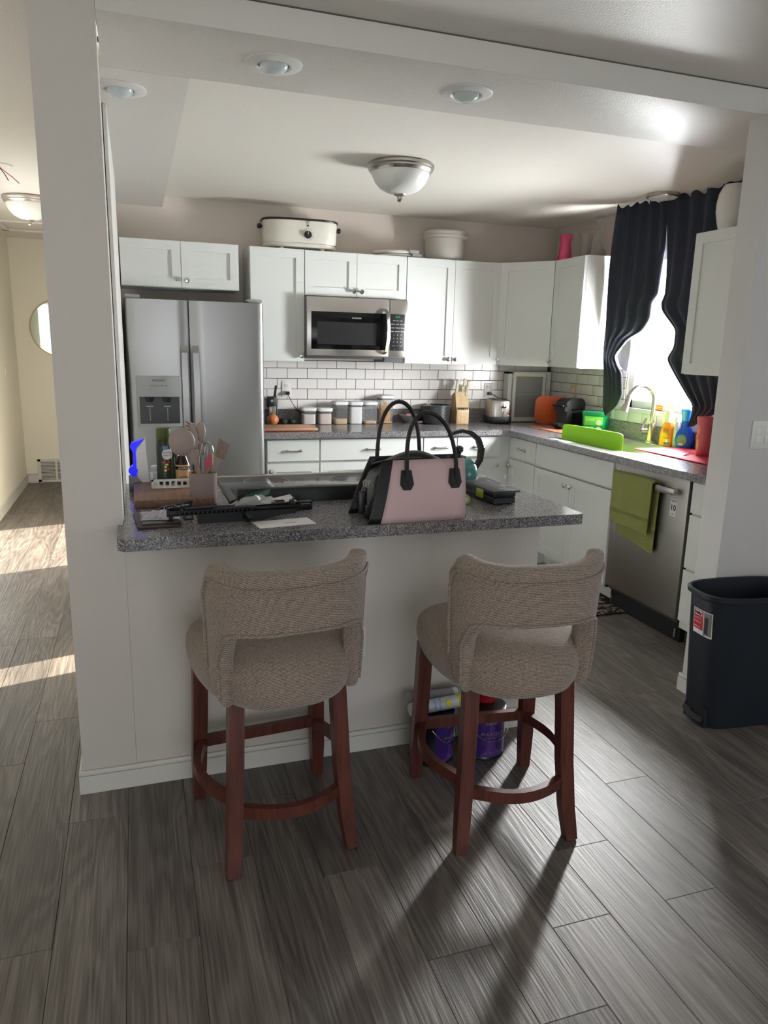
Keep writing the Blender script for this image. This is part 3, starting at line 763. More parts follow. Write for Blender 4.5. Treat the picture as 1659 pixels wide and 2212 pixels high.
# ================================================================ STOOLS
def interp(tab, v):
    """tab: sorted descending in key"""
    for (a, x), (b, y) in zip(tab, tab[1:]):
        if v >= b: return x + (y-x)*(a-v)/(a-b) if a != b else x
    return tab[-1][1]
def make_stool(label, loc, rz):
    t = thing('bar_stool', label, 'stool', loc, rz, 'upholstered stools at the bar counter')
    # seat cushion: rounded D outline, domed
    def ring(sx, y0, y1, z, n=32):
        r = []
        for i in range(n):
            a = 2*pi*i/n; c, s = cos(a), sin(a)
            p = 3.6 if s > 0 else 2.9
            x = sx*math.copysign(abs(c)**(2/p), c); y = (y1 if s > 0 else y0)*math.copysign(abs(s)**(2/p), s)
            x *= 1-.24*max(0, -y/.27)**1.5
            r.append((x, y, z))
        return r
    b = B()
    b.loft([ring(.16, .20, .17, .497), ring(.215, .262, .205, .500), ring(.236, .280, .222, .525), ring(.250, .280, .232, .57), ring(.250, .265, .232, .61), ring(.232, .235, .215, .645), ring(.14, .15, .14, .664), ring(.02, .02, .02, .668)])
    sub(b.obj('seat', STOOLF, t, smooth=60), 1)
    # back shell: curved grid with an opening between back and seat
    def shell(u, z):
        # u in -1..1 round the back, z height
        a = u*R(82)
        k = max(0, min(1, (z-.50)/.43))
        hw = .216 + .028*k - .010*k*k
        x = hw*math.copysign(abs(sin(a))**.72, sin(a))
        y = -.288 - .012*k + .175*(1-abs(cos(a))**.8)
        if abs(u) > .9375: y += .03*(abs(u)-.9375)/.0625
        return x, y
    us = [-1 + 2*i/32 for i in range(33)]; nz = 16
    def top(u):
        a = abs(u); return .908 + .034*min(a, .86)**2 - (.0 if a < .8 else .075*((a-.8)/.2)**2)
    def bot(u): return .512 + .12*max(0, (abs(u)-.72)/.28)**2
    def holetop(u):
        return .700
    grid = {}; WARP = {5: .95, 6: .87, 7: .76, 8: .86, 9: .95}
    b = B()
    for i, u in enumerate(us):
        for j in range(nz+1):
            v = j/nz; zt = top(u); z = bot(u) + (zt-bot(u))*v
            # align a row with the hole edge
            if j == 7: z = .728
            elif j < 7: z = bot(u) + (.728-bot(u))*j/7
            else: z = .728 + (zt-.728)*(j-7)/(nz-7)
            uu = u
            if j in WARP:
                k_ = WARP[j]; uu = u*k_ if abs(u) <= .6875 else math.copysign(.6875*k_+(abs(u)-.6875)*(1-.6875*k_)/.3125, u)
            x, y = shell(uu, z)
            grid[i, j] = b.bm.verts.new((x, y, z))
    def inhole(i, j):
        u = (us[i]+us[i+1])/2
        lim = .70
        return j < 7 and abs(u) < lim
    for i in range(32):
        for j in range(nz):
            if not inhole(i, j): b.bm.faces.new((grid[i, j], grid[i+1, j], grid[i+1, j+1], grid[i, j+1]))
    for v in [v for v in b.bm.verts if not v.link_faces]: b.bm.verts.remove(v)
    bo = b.obj('backrest', STOOLF, t, smooth=60)
    mid = min(bo.data.polygons, key=lambda f: abs(f.center.x)+abs(f.center.z-.8))
    if mid.normal.y < 0: bo.data.flip_normals()
    sub(bo, 2, .05, 1)
    # welt piping along the rear face
    def onback(u, z, d=.003):
        x, y = shell(u, z); n = Vector((sin(u*R(82)), -cos(u*R(82)), 0)); return (x+n.x*d, y+n.y*d, z)
    path = [onback(-.97+.0*k, .53+.04*k) for k in range(0, 6)] 
    tp = [onback(u, top(u)-.045) for u in [-.93+1.86*i/36 for i in range(37)]]
    path = [onback(-.95, .62+.03*k) for k in range(8)]
    path = [p for p in path if p[2] < tp[0][2]-.02] + tp + [p for p in [onback(.95, .62+.03*k) for k in range(8)][::-1] if p[2] < tp[-1][2]-.02]
    B().tube(path, .0045, 6).obj('piping', STOOLF, t)
    hp = [onback(-.745, .545+.03*k, .003) for k in range(5)] + [onback(-.70, .690, .003), onback(-.60, .733, .003)] + [onback(u, .741, .003) for u in [-.50+1.0*i/14 for i in range(15)]] + [onback(.60, .733, .003), onback(.70, .690, .003)] + [onback(.745, .545+.03*k, .003) for k in range(5)][::-1]
    B().tube(hp, .0045, 6).obj('piping', STOOLF, t)
    # legs
    for s in (-1, 1):
        pts = [(s*.150, -.165, .51), (s*.154, -.175, .40), (s*.160, -.185, .25), (s*.170, -.203, .10), (s*.180, -.225, .0)]
        B().tube(pts, [1, 1, 1, .96, .84], sq=(.043, .043)).obj('leg', WOODR, t)
        pts = [(s*.192, .175, .51), (s*.197, .182, .30), (s*.203, .19, .12), (s*.205, .192, .0)]
        B().tube(pts, [1, 1, .95, .78], sq=(.046, .043)).obj('leg', WOODR, t)
    def bar(pts, nm, sq=(.022, .036)): B().tube(pts, 1, sq=sq).obj(nm, WOODR, t)
    bar([(-.18, .187, .205), (.18, .187, .205)], 'stretcher')
    bar([(-.15+.3*i/10, -.195-.055*sin(pi*i/10), .185) for i in range(11)], 'stretcher')
    for s in (-1, 1):
        bar([(s*(.190-.03*i/10+.055*sin(pi*i/10)), .17-.345*i/10, .205) for i in range(11)], 'stretcher')
    return t
make_stool('taupe upholstered bar stool nearer the left column, reddish wood legs', (.585, -.305, 0), 4.6)
make_stool('taupe upholstered bar stool with paint cans behind its legs', (1.288, -.432, 0), -5.6)

# ================================================================ CURTAINS
def curtain(name, label, x, outer, inner, ztop, zbot, nf, group, xt=None):
    t = thing(name, label, 'curtain', (x, (outer[0][1]+inner[0][1])/2, ztop), 0, group)
    ox, oy, oz = t.location
    b = B(); NY, NZ = 56, 60; rr = []
    for j in range(NZ+1):
        z = ztop+.02 - (ztop+.02-zbot)*j/NZ; yo, yi = interp(outer, z), interp(inner, z); row = []
        for i in range(NY+1):
            u = i/NY; y = yo+(yi-yo)*u
            f = (0.012 + .010*min(1, max(0, (z-1.1))/1.3)); ph = u*nf*2*pi
            zz = z; xb = x
            if xt: xb = 3.275+(interp(xt, z)-3.275)*u; f *= .75
            if j == 0: zz += .010*sin(ph*1.3+1) + .008*sin(ph*2.1)
            row.append(b.bm.verts.new((xb - f*sin(ph+.6*sin(z*3)) - .008*sin(3*u+z*4) - ox, y-oy, zz-oz)))
        rr.append(row)
    for j in range(NZ):
        for i in range(NY): b.bm.faces.new((rr[j][i], rr[j][i+1], rr[j+1][i+1], rr[j+1][i]))
    sub(b.obj('panel', NAVY, t, smooth=80), 1, .004)
    return t
GC = 'dark blackout curtains at the kitchen window'
oL = [(2.43, 1.975), (2.366, 1.982), (2.176, 2.001), (1.97, 2.010), (1.517, 2.002), (1.112, 1.962), (1.058, 1.918)]
iL = [(2.43, 1.660), (2.14, 1.636), (1.84, 1.652), (1.81, 1.700), (1.70, 1.70), (1.625, 1.76), (1.575, 1.885), (1.513, 1.94), (1.458, 1.975), (1.39, 1.885), (1.36, 1.822), (1.21, 1.768), (1.14, 1.798), (1.058, 1.914)]
xtL = [(2.43, 3.40), (1.62, 3.40), (1.50, 3.37), (1.36, 3.32), (1.21, 3.30), (1.05, 3.285)]
c = curtain('window_curtain', 'dark navy curtain panel left of the window gap, folded back to its pale lining', 3.405, oL, iL, 2.395, 1.058, 4.5, GC, xtL)
b = B()
pl = [(1.845, 1.575), (1.93, 1.525), (1.985, 1.458), (1.945, 1.395), (1.862, 1.353), (1.85, 1.42), (1.842, 1.50)]
o = Vector(c.location)
b.prism([(p[0]-o.y, p[1]-o.z) for p in pl], 3.375-o.x, 3.378-o.x, 'x'); b.obj('lining_fold', LINER, c)
oR = [(2.43, 1.012), (1.19, 1.012), (1.16, 1.03), (1.112, 1.128), (1.053, 1.238)]
iR = [(2.43, 1.662), (2.306, 1.645), (2.14, 1.627), (1.947, 1.613), (1.835, 1.612), (1.81, 1.640), (1.75, 1.625), (1.629, 1.472), (1.52, 1.468), (1.452, 1.52), (1.383, 1.453), (1.315, 1.379), (1.249, 1.307), (1.185, 1.233), (1.115, 1.237), (1.053, 1.247)]
curtain('window_curtain', 'dark navy curtain panel right of the window gap, running behind the cabinet', 3.405, oR, iR, 2.395, 1.053, 5, GC)
t = thing('curtain_rod', 'thin white curtain rod under the ceiling with round end knob', 'curtain rod', (3.446, 1.58, 2.372))
B().cyl((0, -.60, 0), (0, .62, 0), .008, seg=10).obj('rod', WHITEP, t)
B().sphere((0, -.62, 0), .022, 14).obj('finial', WHITEP, t)
B().box(0, -.545, -.02, .022, -.53, .02).obj('bracket', WHITEP, t); B().box(0, 0.60, -.02, .022, .612, .02).obj('bracket', WHITEP, t)

# ================================================================ CEILING LIGHTS
def recessed(label, x, y):
    t = thing('recessed_light', label, 'light', (x, y, ZB), 0, 'recessed lights in the lowered ceiling')
    B().lathe([(.092, 0), (.092, -.004), (.086, -.007), (.056, -.010), (.049, -.006), (.049, 0)], 40).obj('trim_ring', TRIM, t)
    B().lathe([(.046, -.002), (.043, -.014), (.032, -.024), (.016, -.030), (0, -.031)], 28).obj('bulb', LENS, t)
recessed('recessed light in the beam, left of the middle', .697, .205)
recessed('recessed light in the beam, nearer the window side', 1.378, .215)
recessed('recessed light in the left soffit, half hidden by the column', .225, .650)
def dome(label, x, y, z, r=.178, k=1):
    t = thing('dome_ceiling_light', label, 'light', (x, y, z), 0, 'brushed metal dome ceiling lights')
    B().lathe([(r*.96, 0), (r, -.006), (r, -.018), (r*.96, -.024), (r*.965, -.032), (r*.92, -.040), (r*.90, -.046), (r*.86, -.046), (r*.86, 0)], 44).obj('metal_rim', NICKEL, t)
    B().lathe([(r*.875, -.040), (r*.86, -.055), (r*.76, -.092), (r*.60, -.122), (r*.38, -.142), (r*.15, -.150), (0, -.151)], 40).obj('glass_bowl', FROST, t)
    B().lathe([(.034, -.148), (.03, -.154), (.014, -.160), (.012, -.172), (.016, -.178), (.009, -.186), (0, -.188)], 20).obj('finial', NICKEL, t)
dome('dome ceiling light with frosted glass in the middle of the kitchen', 1.617, 1.57, ZK)
dome('dome ceiling light in the hall, cut off by the column', -.425, 3.62, ZC, .17)
t = thing('ceiling_disc_light', 'flat round grey ceiling fixture by the curtain', 'light', (3.325, 1.60, ZK))
B().lathe([(.098, 0), (.098, -.018), (.092, -.022), (0, -.022)], 40).obj('disc_rim', NICKEL, t)
B().lathe([(.086, -.0222), (.084, -.024), (0, -.024)], 36).obj('diffuser', WHITEP, t)
t = thing('ceiling_junction', 'open ceiling wire plate with loose wires in the hall', 'ceiling fixture', (-.455, 2.60, ZC))
B().lathe([(.07, 0), (.07, -.006), (.05, -.01), (0, -.01)], 28).obj('cover_plate', WHITEP, t)
for q, m in (((.03, -.02), INK), ((.06, .04), RED)):
    B().tube([(0, 0, -.01), (q[0]*.5, q[1], -.03), (q[0], q[1]*1.5, -.05), (q[0]*1.6, q[1], -.085)], .0025, 6).obj('loose_wire', m, t)

# hall items
t = thing('wall_mirror', 'round thin-framed mirror on the cream hall wall', 'mirror', (-.478, 5.985, 1.59))
B().lathe([(.283, 0), (.283, .014), (.275, .014), (.275, .006), (.275, 0)], 64, mx=Matrix.Rotation(pi/2, 4, 'X')).obj('frame', mat('brass_frame', '#8d7a52', .3, 1.0), t)
B().lathe([(.277, 0), (.277, .008), (0, .008)], 64, mx=Matrix.Rotation(pi/2, 4, 'X')).obj('glass', SHADES, t)
t = thing('air_return_grille', 'white slotted air return grille at the foot of the hall wall', 'vent', (-.79, 5.985, .008))
b = B(); b.box(0, -.012, 0, .36, 0, .022).box(0, -.012, .218, .36, 0, .24).box(0, -.012, 0, .03, 0, .24).box(.33, -.012, 0, .36, 0, .24).box(.17, -.011, 0, .19, 0, .24)
b.obj('frame', TRIM, t); B().box(.02, -.002, .01, .34, -.0005, .23).obj('backing', INK, t)
for i in range(13): B().box(.03, -.010, .028+i*.015, .33, -.003, .036+i*.015).obj('louver', TRIM, t)
t = thing('black_latch', 'small black latch on the hall side of the column', 'hardware', (-.012, .35, .80))
B().box(-.012, -.02, -.03, .0115, .02, .03, bev=.006).obj('latch_body', BLACKP, t)

# ================================================================ ON TOP OF WALL CABINETS
t = thing('roaster_oven', 'white oval electric roaster oven with black rim on the wall cabinets', 'roaster', (1.345, 2.868, 2.1115), -2)
B().loft([sell(.235, .125, .012, 48, 3.2), sell(.246, .138, .016, 48, 3.2), sell(.252, .143, .028, 48, 3.2), sell(.247, .139, .040, 48, 3.2)]).obj('base', IVORY, t)
B().loft([sell(.247, .139, .042, 48, 3.2), sell(.252, .143, .060, 48, 3.2), sell(.256, .146, .185, 48, 3.2)]).obj('shell', IVORY, t)
B().loft([sell(.262, .151, .183, 48, 3.2), sell(.265, .153, .190, 48, 3.2), sell(.260, .149, .197, 48, 3.2), sell(.20, .11, .197, 48, 3.2)]).obj('rim', BLACKP, t)
B().loft([sell(.235, .128, .197, 48, 3.2), sell(.22, .115, .205, 48, 3), sell(.12, .06, .209, 48, 3)]).obj('lid', IVORY, t)
for s in (-1, 1): B().box(s*.255, -.03, .140, s*.285, .03, .158, bev=.006).sphere((s*.275, -.02, .150), .017, 10).obj('side_handle', BLACKP, t)
for x in (-.14, .14): B().lathe([(.014, 0), (.018, .012), (0, .012)], 12, (x, -.112, 0)).obj('foot', IVORY, t)
for x in (-.14, .14): B().lathe([(.014, 0), (.018, .012), (0, .012)], 12, (x, .10, 0)).obj('foot', IVORY, t)
fr = Matrix.Translation((.035, -.1455, .095)) @ Matrix.Rotation(pi/2, 4, 'X')
B().lathe([(.025, 0), (.025, .008), (.021, .018), (.0, .018)], 28, mx=fr).obj('dial', BLACKP, t)
B().box(.034, -.1645, .096, .036, -.1636, .115).obj('dial_mark', INKW, t)
b = B()
for k in range(11):
    a = R(-40+26*k); b.box(-.0008, -.0015, .033, .0008, .0005, .040, mx=Matrix.Translation((.035, -.1462, .095)) @ Matrix.Rotation(a, 4, 'Y'))
o = b.obj('dial_scale', INK, t); o['kind'] = 'stuff'
B().lathe([(.006, 0), (.006, .003), (0, .003)], 14, mx=Matrix.Translation((.035, -.1465, .152)) @ Matrix.Rotation(pi/2, 4, 'X')).obj('indicator_lamp', BLACKP, t)
B().lathe([(.0105, 0), (.0105, .001), (.009, .001), (.009, 0)], 24, mx=Matrix.Translation((.035, -.1465, .175)) @ Matrix.Rotation(pi/2, 4, 'X'), cap=False).obj('emblem_ring', INKG, t)
text('GE', .011, INK, t, (.035, -.1472, .175))
# flat lids
for i, (z, dx, r) in enumerate(((2.1075, .012, .172), (2.131, -.008, .170))):
    t = thing('container_lid', ('lower' if i == 0 else 'upper')+' white plastic lid with grey clip in the pair on the cabinets', 'lid', (2.06+dx, 2.865, z), 0, 'stacked white lids on the wall cabinets')
    B().lathe([(r*.9, 0), (r*.97, .004), (r, .012), (r*.96, .020), (r*.8, .021), (r*.78, .017), (0, .017)], 40, sy=.8).obj('lid_disc', WHITEC, t)
    B().box(.055, -.148, .001, .125, -.105, .024, bev=.005).obj('clip', GREYP, t)
t = thing('mixing_bowl', 'large milky white plastic bowl tub on the wall cabinets', 'bowl', (2.435, 2.865, 2.1075))
MILK = mat('milky_plastic', '#dcd7cc', .35, trans=.25)
B().lathe([(.055, 0), (.125, .004), (.140, .018), (.150, .06), (.153, .15), (.158, .152), (.166, .158), (.167, .175), (.162, .179), (.162, .20), (.150, .21), (0, .212)], 48, sy=.88).obj('tub', MILK, t)
t = thing('flower_vase', 'magenta pink waisted vase on the corner of the cabinets', 'vase', (3.235, 2.52, 2.110))
B().lathe([(.040, 0), (.056, .002), (.054, .02), (.046, .07), (.038, .115), (.036, .135), (.041, .165), (.049, .195), (.046, .195), (.033, .13), (.03, .1), (0, .09)], 36).obj('vase_body', VASEP, t)
t = thing('flower_vase', 'clear glass vase behind the pink one', 'vase', (3.32, 2.385, 2.110))
B().lathe([(.040, 0), (.046, .003), (.040, .06), (.038, .10), (.048, .19), (.050, .195), (.047, .195), (.035, .10), (.037, .06), (.042, .008), (0, .008)], 32).obj('vase_body', GLASS, t)
t = thing('glass_decanter', 'clear glass decanter with round stopper beside the curtain', 'decanter', (3.325, 2.255, 2.110))
B().lathe([(.045, 0), (.068, .004), (.072, .025), (.060, .06), (.032, .10), (.017, .15), (.016, .20), (.026, .225), (.022, .225), (.012, .20), (.013, .15), (.028, .10), (.056, .06), (.067, .025), (.06, .008), (0, .008)], 36).obj('decanter_body', GLASS, t)
B().lathe([(.012, .205), (.014, .235), (.008, .245), (.018, .256), (.024, .272), (.018, .288), (0, .294)], 24).obj('stopper', GLASS, t)
t = thing('flower_vase', 'large white egg-shaped vase on the right wall cabinet', 'vase', (3.23, .905, 2.1125))
B().lathe([(.055, 0), (.062, .004), (.075, .05), (.085, .10), (.086, .14), (.078, .19), (.062, .225), (.055, .232), (.050, .228), (.050, .2), (0, .2)], 40).obj('vase_body', WHITEC, t)

# ================================================================ BACK COUNTER
def canister(label, x, y, w, h, fill, fm, group='clear canisters with white lids'):
    t = thing('storage_canister', label, 'canister', (x, y, CT), 0, group)
    b = B(); b.loft([sell(w/2-.004, w/2-.004, .0, 32, 6), sell(w/2-.002, w/2-.002, .004, 32, 6), sell(w/2-.001, w/2-.001, h-.028, 32, 6)])
    b.obj('container', CLEAR, t)
    b = B(); b.loft([sell(w/2-.007, w/2-.007, .004, 32, 6), sell(w/2-.005, w/2-.005, .008, 32, 6), sell(w/2-.005, w/2-.005, fill, 32, 6)])
    c = b.obj('contents', fm, t)
    b = B(); b.loft([sell(w/2-.002, w/2-.002, h-.0275, 32, 6), sell(w/2+.004, w/2+.004, h-.022, 32, 5), sell(w/2+.005, w/2+.005, h-.006, 32, 5), sell(w/2-.006, w/2-.006, h, 32, 5), sell(w/2-.02, w/2-.02, h+.001, 32, 5)])
    b.obj('lid', WHITEP, t)
    B().loft([sell(w/2-.0035, w/2-.0035, h-.036, 32, 6), sell(w/2-.0035, w/2-.0035, h-.0278, 32, 6)]).obj('seal_ring', DGREY, t)
    return t
canister('low clear canister of white flour, first from the left', 1.422, 2.93, .108, .125, .075, SUGAR)
canister('low clear canister of pinkish powder, second from the left', 1.543, 2.925, .104, .122, .078, mat('pinkish_powder', '#d8c4b8', .9))
canister('tall clear canister with a little brown rice, first of the three tall ones', 1.662, 2.925, .108, .170, .042, RICE)
canister('clear canister nearly full of white sugar', 1.779, 2.925, .104, .168, .128, FLOUR)
canister('clear canister with a thin layer of oats, left of the pasta', 1.892, 2.925, .106, .168, .022, RICE)
t = canister('tallest clear canister, filled with dry spaghetti', 2.028, 2.955, .108, .215, .012, PASTA)
b = B()
for k in range(46):
    x, y = random.uniform(-.037, .037), random.uniform(-.037, .037); dx, dy = random.uniform(-.02, .02), random.uniform(-.015, .015)
    b.cyl((x, y, .013), (max(-.043, min(.043, x+dx)), max(-.043, min(.043, y+dy)), random.uniform(.13, .165)), .0021, seg=5)
o = b.obj('spaghetti', PASTA, t); o['kind'] = 'stuff'
# cutting board left
t = thing('cutting_board', 'pale wooden cutting board with juice groove beside the fridge', 'board', (1.215, 2.60, CT))
B().box(-.2, -.13, .003, .175, .12, .022, bev=.006).obj('board', MAPLE, t)
b = B()
for x0, y0, x1, y1 in ((-.18, -.115, .158, -.110), (-.18, .100, .158, .105), (.153, -.115, .158, .105)): b.box(x0, y0, .0215, x1, y1, .0225)
b.obj('juice_groove', mat('groove_shadow_wood', '#8a6043', .6), t)
t = thing('silicone_board', 'dark red mat lying under the wooden cutting board', 'mat', (1.19, 2.585, CT))
B().box(-.17, -.135, .0, .15, .10, .0028).obj('sheet', mat('dark_red_sheet', '#6d2323', .5), t)
def ball(name, label, cat, x, y, z, r, m, sc=(1, 1, 1), stem=False):
    t = thing(name, label, cat, (x, y, z))
    B().sphere((0, 0, r*sc[2]), r, 22, sc).obj('fruit_body', m, t)
    B().lathe([(r*.12, 0), (r*.05, .012), (0, .014)], 8, (0, 0, r*2*sc[2]-.004)).obj('stem', HWOOD, t)
ball('onion', 'brown onion at the fridge end of the counter', 'onion', 1.150, 2.865, CT, .043, ONION, (1, 1, .92))
ball('avocado', 'dark avocado next to the onion', 'avocado', 1.233, 2.90, CT, .026, AVO, (1.15, 1, .9))
ball('avocado', 'dark avocado nearer the canisters', 'avocado', 1.295, 2.90, CT, .026, AVO, (1.1, 1, .9))
t = thing('can_opener', 'black upright electric can opener beside the fridge', 'appliance', (1.165, 2.965, CT))
B().box(-.03, -.03, .0, .045, .035, .02, bev=.006).box(.012, -.015, .01, .045, .03, .20, bev=.008, mx=Matrix.Rotation(R(-4), 4, 'Y')).obj('stand', BLACKP, t)
B().box(-.04, -.035, .12, .018, .02, .20, bev=.01).obj('head', BLACKP, t)
B().box(-.03, -.05, .06, .015, -.034, .13, bev=.002).obj('blade_plate', NICKEL, t)
B().lathe([(.010, 0), (.010, .006), (0, .006)], 16, mx=Matrix.Translation((-.008, -.035, .17)) @ Matrix.Rotation(pi/2, 4, 'X')).obj('screw', CHROME, t)
B().box(-.022, -.03, .20, -.006, -.01, .28, bev=.003, mx=Matrix.Translation((.0, 0, 0)) @ Matrix.Rotation(R(8), 4, 'Y')).obj('lever', BLACKP, t)
# bowl with wrappers
t = thing('snack_bowl', 'small silver bowl behind the handbag handles', 'bowl', (2.225, 2.93, CT))
B().lathe([(.03, 0), (.034, .004), (.07, .035), (.088, .062), (.084, .062), (.066, .037), (.03, .008), (0, .008)], 32).obj('bowl', NICKEL, t)
for i, (x, y, z, a) in enumerate(((-.03, -.01, .052, 20), (.03, -.02, .05, -35), (.0, .02, .062, 70), (.095, -.03, .012, -15))):
    t = thing('snack_packet', ['red and white snack packet at the left of the bowl', 'red and white snack packet at the right of the bowl', 'red and white snack packet on top in the bowl', 'red snack packet lying right of the bowl'][i], 'packet', (2.225+x, 2.93+y, CT+z), a, 'snack packets by the bowl')
    b = B(); b.loft([[(-.042, -.02, 0), (-.042, .02, 0), (-.042, .02, .001), (-.042, -.02, .001)], [(-.03, -.022, -.006), (-.03, .022, -.006), (-.03, .022, .008), (-.03, -.022, .008)], [(.03, -.022, -.006), (.03, .022, -.006), (.03, .022, .008), (.03, -.022, .008)], [(.042, -.02, 0), (.042, .02, 0), (.042, .02, .001), (.042, -.02, .001)]])
    b.obj('packet', WRAP, t)
t = thing('cooking_pot', 'dark grey round pot without lid between handbag and knife block', 'pot', (2.418, 2.885, CT))
B().lathe([(.095, 0), (.103, .003), (.112, .03), (.115, .135), (.119, .138), (.119, .144), (.112, .144), (.108, .03), (0, .02)], 44).obj('pot_body', GREYS, t)
B().lathe([(.1195, .139), (.1205, .143), (.117, .1455), (.1135, .143)], 44, cap=False).obj('bright_rim', CHROME, t)
b = B()
for k in range(9): b.box(.006, -.1146, .03+.0105*k, .022+.012*(k % 2), -.1125, .0318+.0105*k)
b.obj('volume_marks', GREYP, t)['kind'] = 'stuff'
# knife block
t = thing('knife_block', 'beech knife block with cream-handled knives', 'knife block', (2.625, 2.89, CT), -6)
B().prism([(-.075, 0), (.075, 0), (.075, .02), (.055, .215), (-.02, .245), (-.075, .10)], -.05, .05, 'x', mx=Matrix.Rotation(0, 4, 'Z')).obj('block_body', BLOCKW, t)
B().box(-.048, -.082, .002, .048, -.060, .10, bev=.002).obj('front_block', BLOCKW, t)
B().prism([(-.083, .10), (-.06, .125), (-.06, .10)], -.048, .048, 'x').obj('steak_slots', mat('light_beech', '#e8d6b4', .5), t)
b = B()
for k in range(6): b.box(-.04+.015*k, -.078, .1, -.037+.015*k, -.058, .1265)
b.obj('slot', INK, t)['kind'] = 'stuff'
text('cutlery', .010, mat('burnt_ink', '#a07e50', .6), t, (0, -.0825, .055))
KH = mat('cream_knife_handle', '#e3d9bf', .35)
for i, (x, y, L, lean) in enumerate(((-.038, .01, .115, .02), (-.004, .015, .075, .01), (.012, -.015, .085, 0), (.022, .02, .12, .02), (.036, -.02, .09, .01), (.042, .01, .105, .03))):
    z0_ = .222 if y > 0 else .20
    k = B().tube([(x, y, z0_-.01), (x+lean*.3, y-.004, z0_+.02), (x+lean*.7, y+.01, z0_+L*.6), (x+lean, y+.006, z0_+L)], [.7, 1, .9, 1.15], sq=(.016, .021)).obj('knife_handle', KH, t)
    B().sphere((x+lean*.55-.0, y-.008, z0_+L*.5), .0022, 8).sphere((x+lean*.8, y-.006, z0_+L*.75), .0022, 8).obj('rivet', CHROME, k)
# toaster
t = thing('toaster', 'black and brushed steel two-slice toaster', 'toaster', (2.955, 2.885, CT), -12)
B().loft([sell(.092, .105, .008, 36, 4), sell(.097, .110, .02, 36, 4), sell(.097, .110, .05, 36, 4), sell(.094, .107, .055, 36, 4)]).obj('base_band', BLACKP, t)
B().loft([sell(.090, .103, .05, 36, 4), sell(.095, .108, .15, 36, 4), sell(.088, .1, .178, 36, 4), sell(.07, .082, .186, 36, 4)]).obj('housing', STEELM, t)
B().box(-.06, -.07, .183, -.02, .07, .189).box(.02, -.07, .183, .06, .07, .189).obj('bread_slot', INK, t)
B().box(.006, -.112, .055, .020, -.106, .155, bev=.002).obj('lever_track', CHROME, t)
B().box(-.004, -.128, .125, .034, -.108, .140, bev=.004).obj('lever', BLACKP, t)
for z in (.068, .095, .118): B().lathe([(.0075, 0), (.0075, .006), (0, .006)], 14, mx=Matrix.Translation((.055, -.104, z)) @ Matrix.Rotation(pi/2, 4, 'X')).obj('control_button', CHROME, t)
# glass-front cabinet box
t = thing('countertop_display_cabinet', 'small white cabinet with a glass door in the counter corner', 'cabinet', (3.055, 2.93, CT), 0)
b = B(); b.box(0, 0, 0, .35, .012, .022).box(0, 0, .385, .35, .075, .402).box(0, 0, 0, .035, .075, .40).box(.345, 0, 0, .385, .075, .40)
b.box(0, .07, 0, .385, .078, .40).box(0, 0, 0, .385, .075, .02); b.obj('carcass', TRIM, t)
d = B().box(.038, -.018, .006, .062, 0, .395).box(.306, -.018, .006, .33, 0, .395).box(.062, -.018, .006, .306, 0, .038).box(.062, -.018, .365, .306, 0, .395).obj('door', TRIM, t)
B().box(.062, -.010, .038, .306, -.006, .365).obj('glass_pane', mat('smoky_pane', '#8f8d8e', .12, spec=.8), d)
B().box(.062, -.0115, .215, .306, -.0095, .228).obj('shelf', INKG, d)
# coffee machine
t = thing('placemat', 'patterned red and beige mat under the coffee machine', 'mat', (3.215, 2.37, CT))
B().box(-.15, -.25, .0, .16, .27, .005, bev=.002).obj('mat_top', PATT, t)
t = thing('coffee_machine', 'glossy black capsule coffee machine on the patterned mat', 'coffee maker', (3.265, 2.38, CT+.0055), -78)
# local: front = -y (faces left/-x side of room after rotation)
b = B(); prof = [(-.055, 0), (.13, 0), (.13, .19), (.115, .215), (.09, .225), (-.02, .222), (-.055, .20), (-.065, .17), (-.075, .16), (-.075, .135), (-.05, .13)]
b.prism(prof, -.055, .055, 'x'); b.obj('machine_body', BLACKP, t)
B().box(-.057, -.10, .165, .057, -.05, .178, bev=.004).obj('lever_handle', BLACKG, t)
B().prism([(-.12, .03), (-.05, 0), (-.05, .045), (-.125, .045)], -.045, .045, 'x').obj('drip_tray', BLACKP, t)
B().box(.0555, .0, .02, .058, .11, .12, bev=.001).box(.0555, -.01, .135, .0585, .11, .15, bev=.001).obj('side_panel', BLACKG, t)
B().box(.058, .005, .137, .0592, .09, .139).obj('chrome_line', CHROME, t)
t = thing('serving_tray', 'orange-red tray standing behind the coffee machine', 'tray', (3.395, 2.70, CT))
b = B()
b.loft([[(x, -.012, z) for x, _, z in [(p[0], 0, p[1]+.12) for p in sell(.13, .11, 0, 36, 5)]], [(x, .0, z) for x, _, z in [(p[0], 0, p[1]+.12) for p in sell(.13, .11, 0, 36, 5)]], [(x, .012, z) for x, _, z in [(p[0], 0, p[1]+.12) for p in sell(.12, .10, 0, 36, 5)]]])
o = b.obj('tray_plate', COPPER, t); t.location = (3.30, 2.66, CT); t.rotation_euler = (0, 0, R(-14))
t = thing('soap_pump', 'amber pump bottle behind the green tub', 'bottle', (3.415, 2.52, CT+.0))
B().lathe([(.035, 0), (.038, .006), (.038, .16), (.02, .185), (.016, .19)], 24).obj('pump_bottle', mat('clear_amber', '#c9a36a', .12, trans=.5), t)
B().lathe([(.019, .19), (.019, .215), (.012, .23), (.006, .235), (.006, .30), (.010, .305), (.010, .318), (0, .32)], 18).tube([(0, 0, .312), (-.03, -.02, .314), (-.055, -.03, .298)], .006, 8).obj('pump_head', GOLD, t)
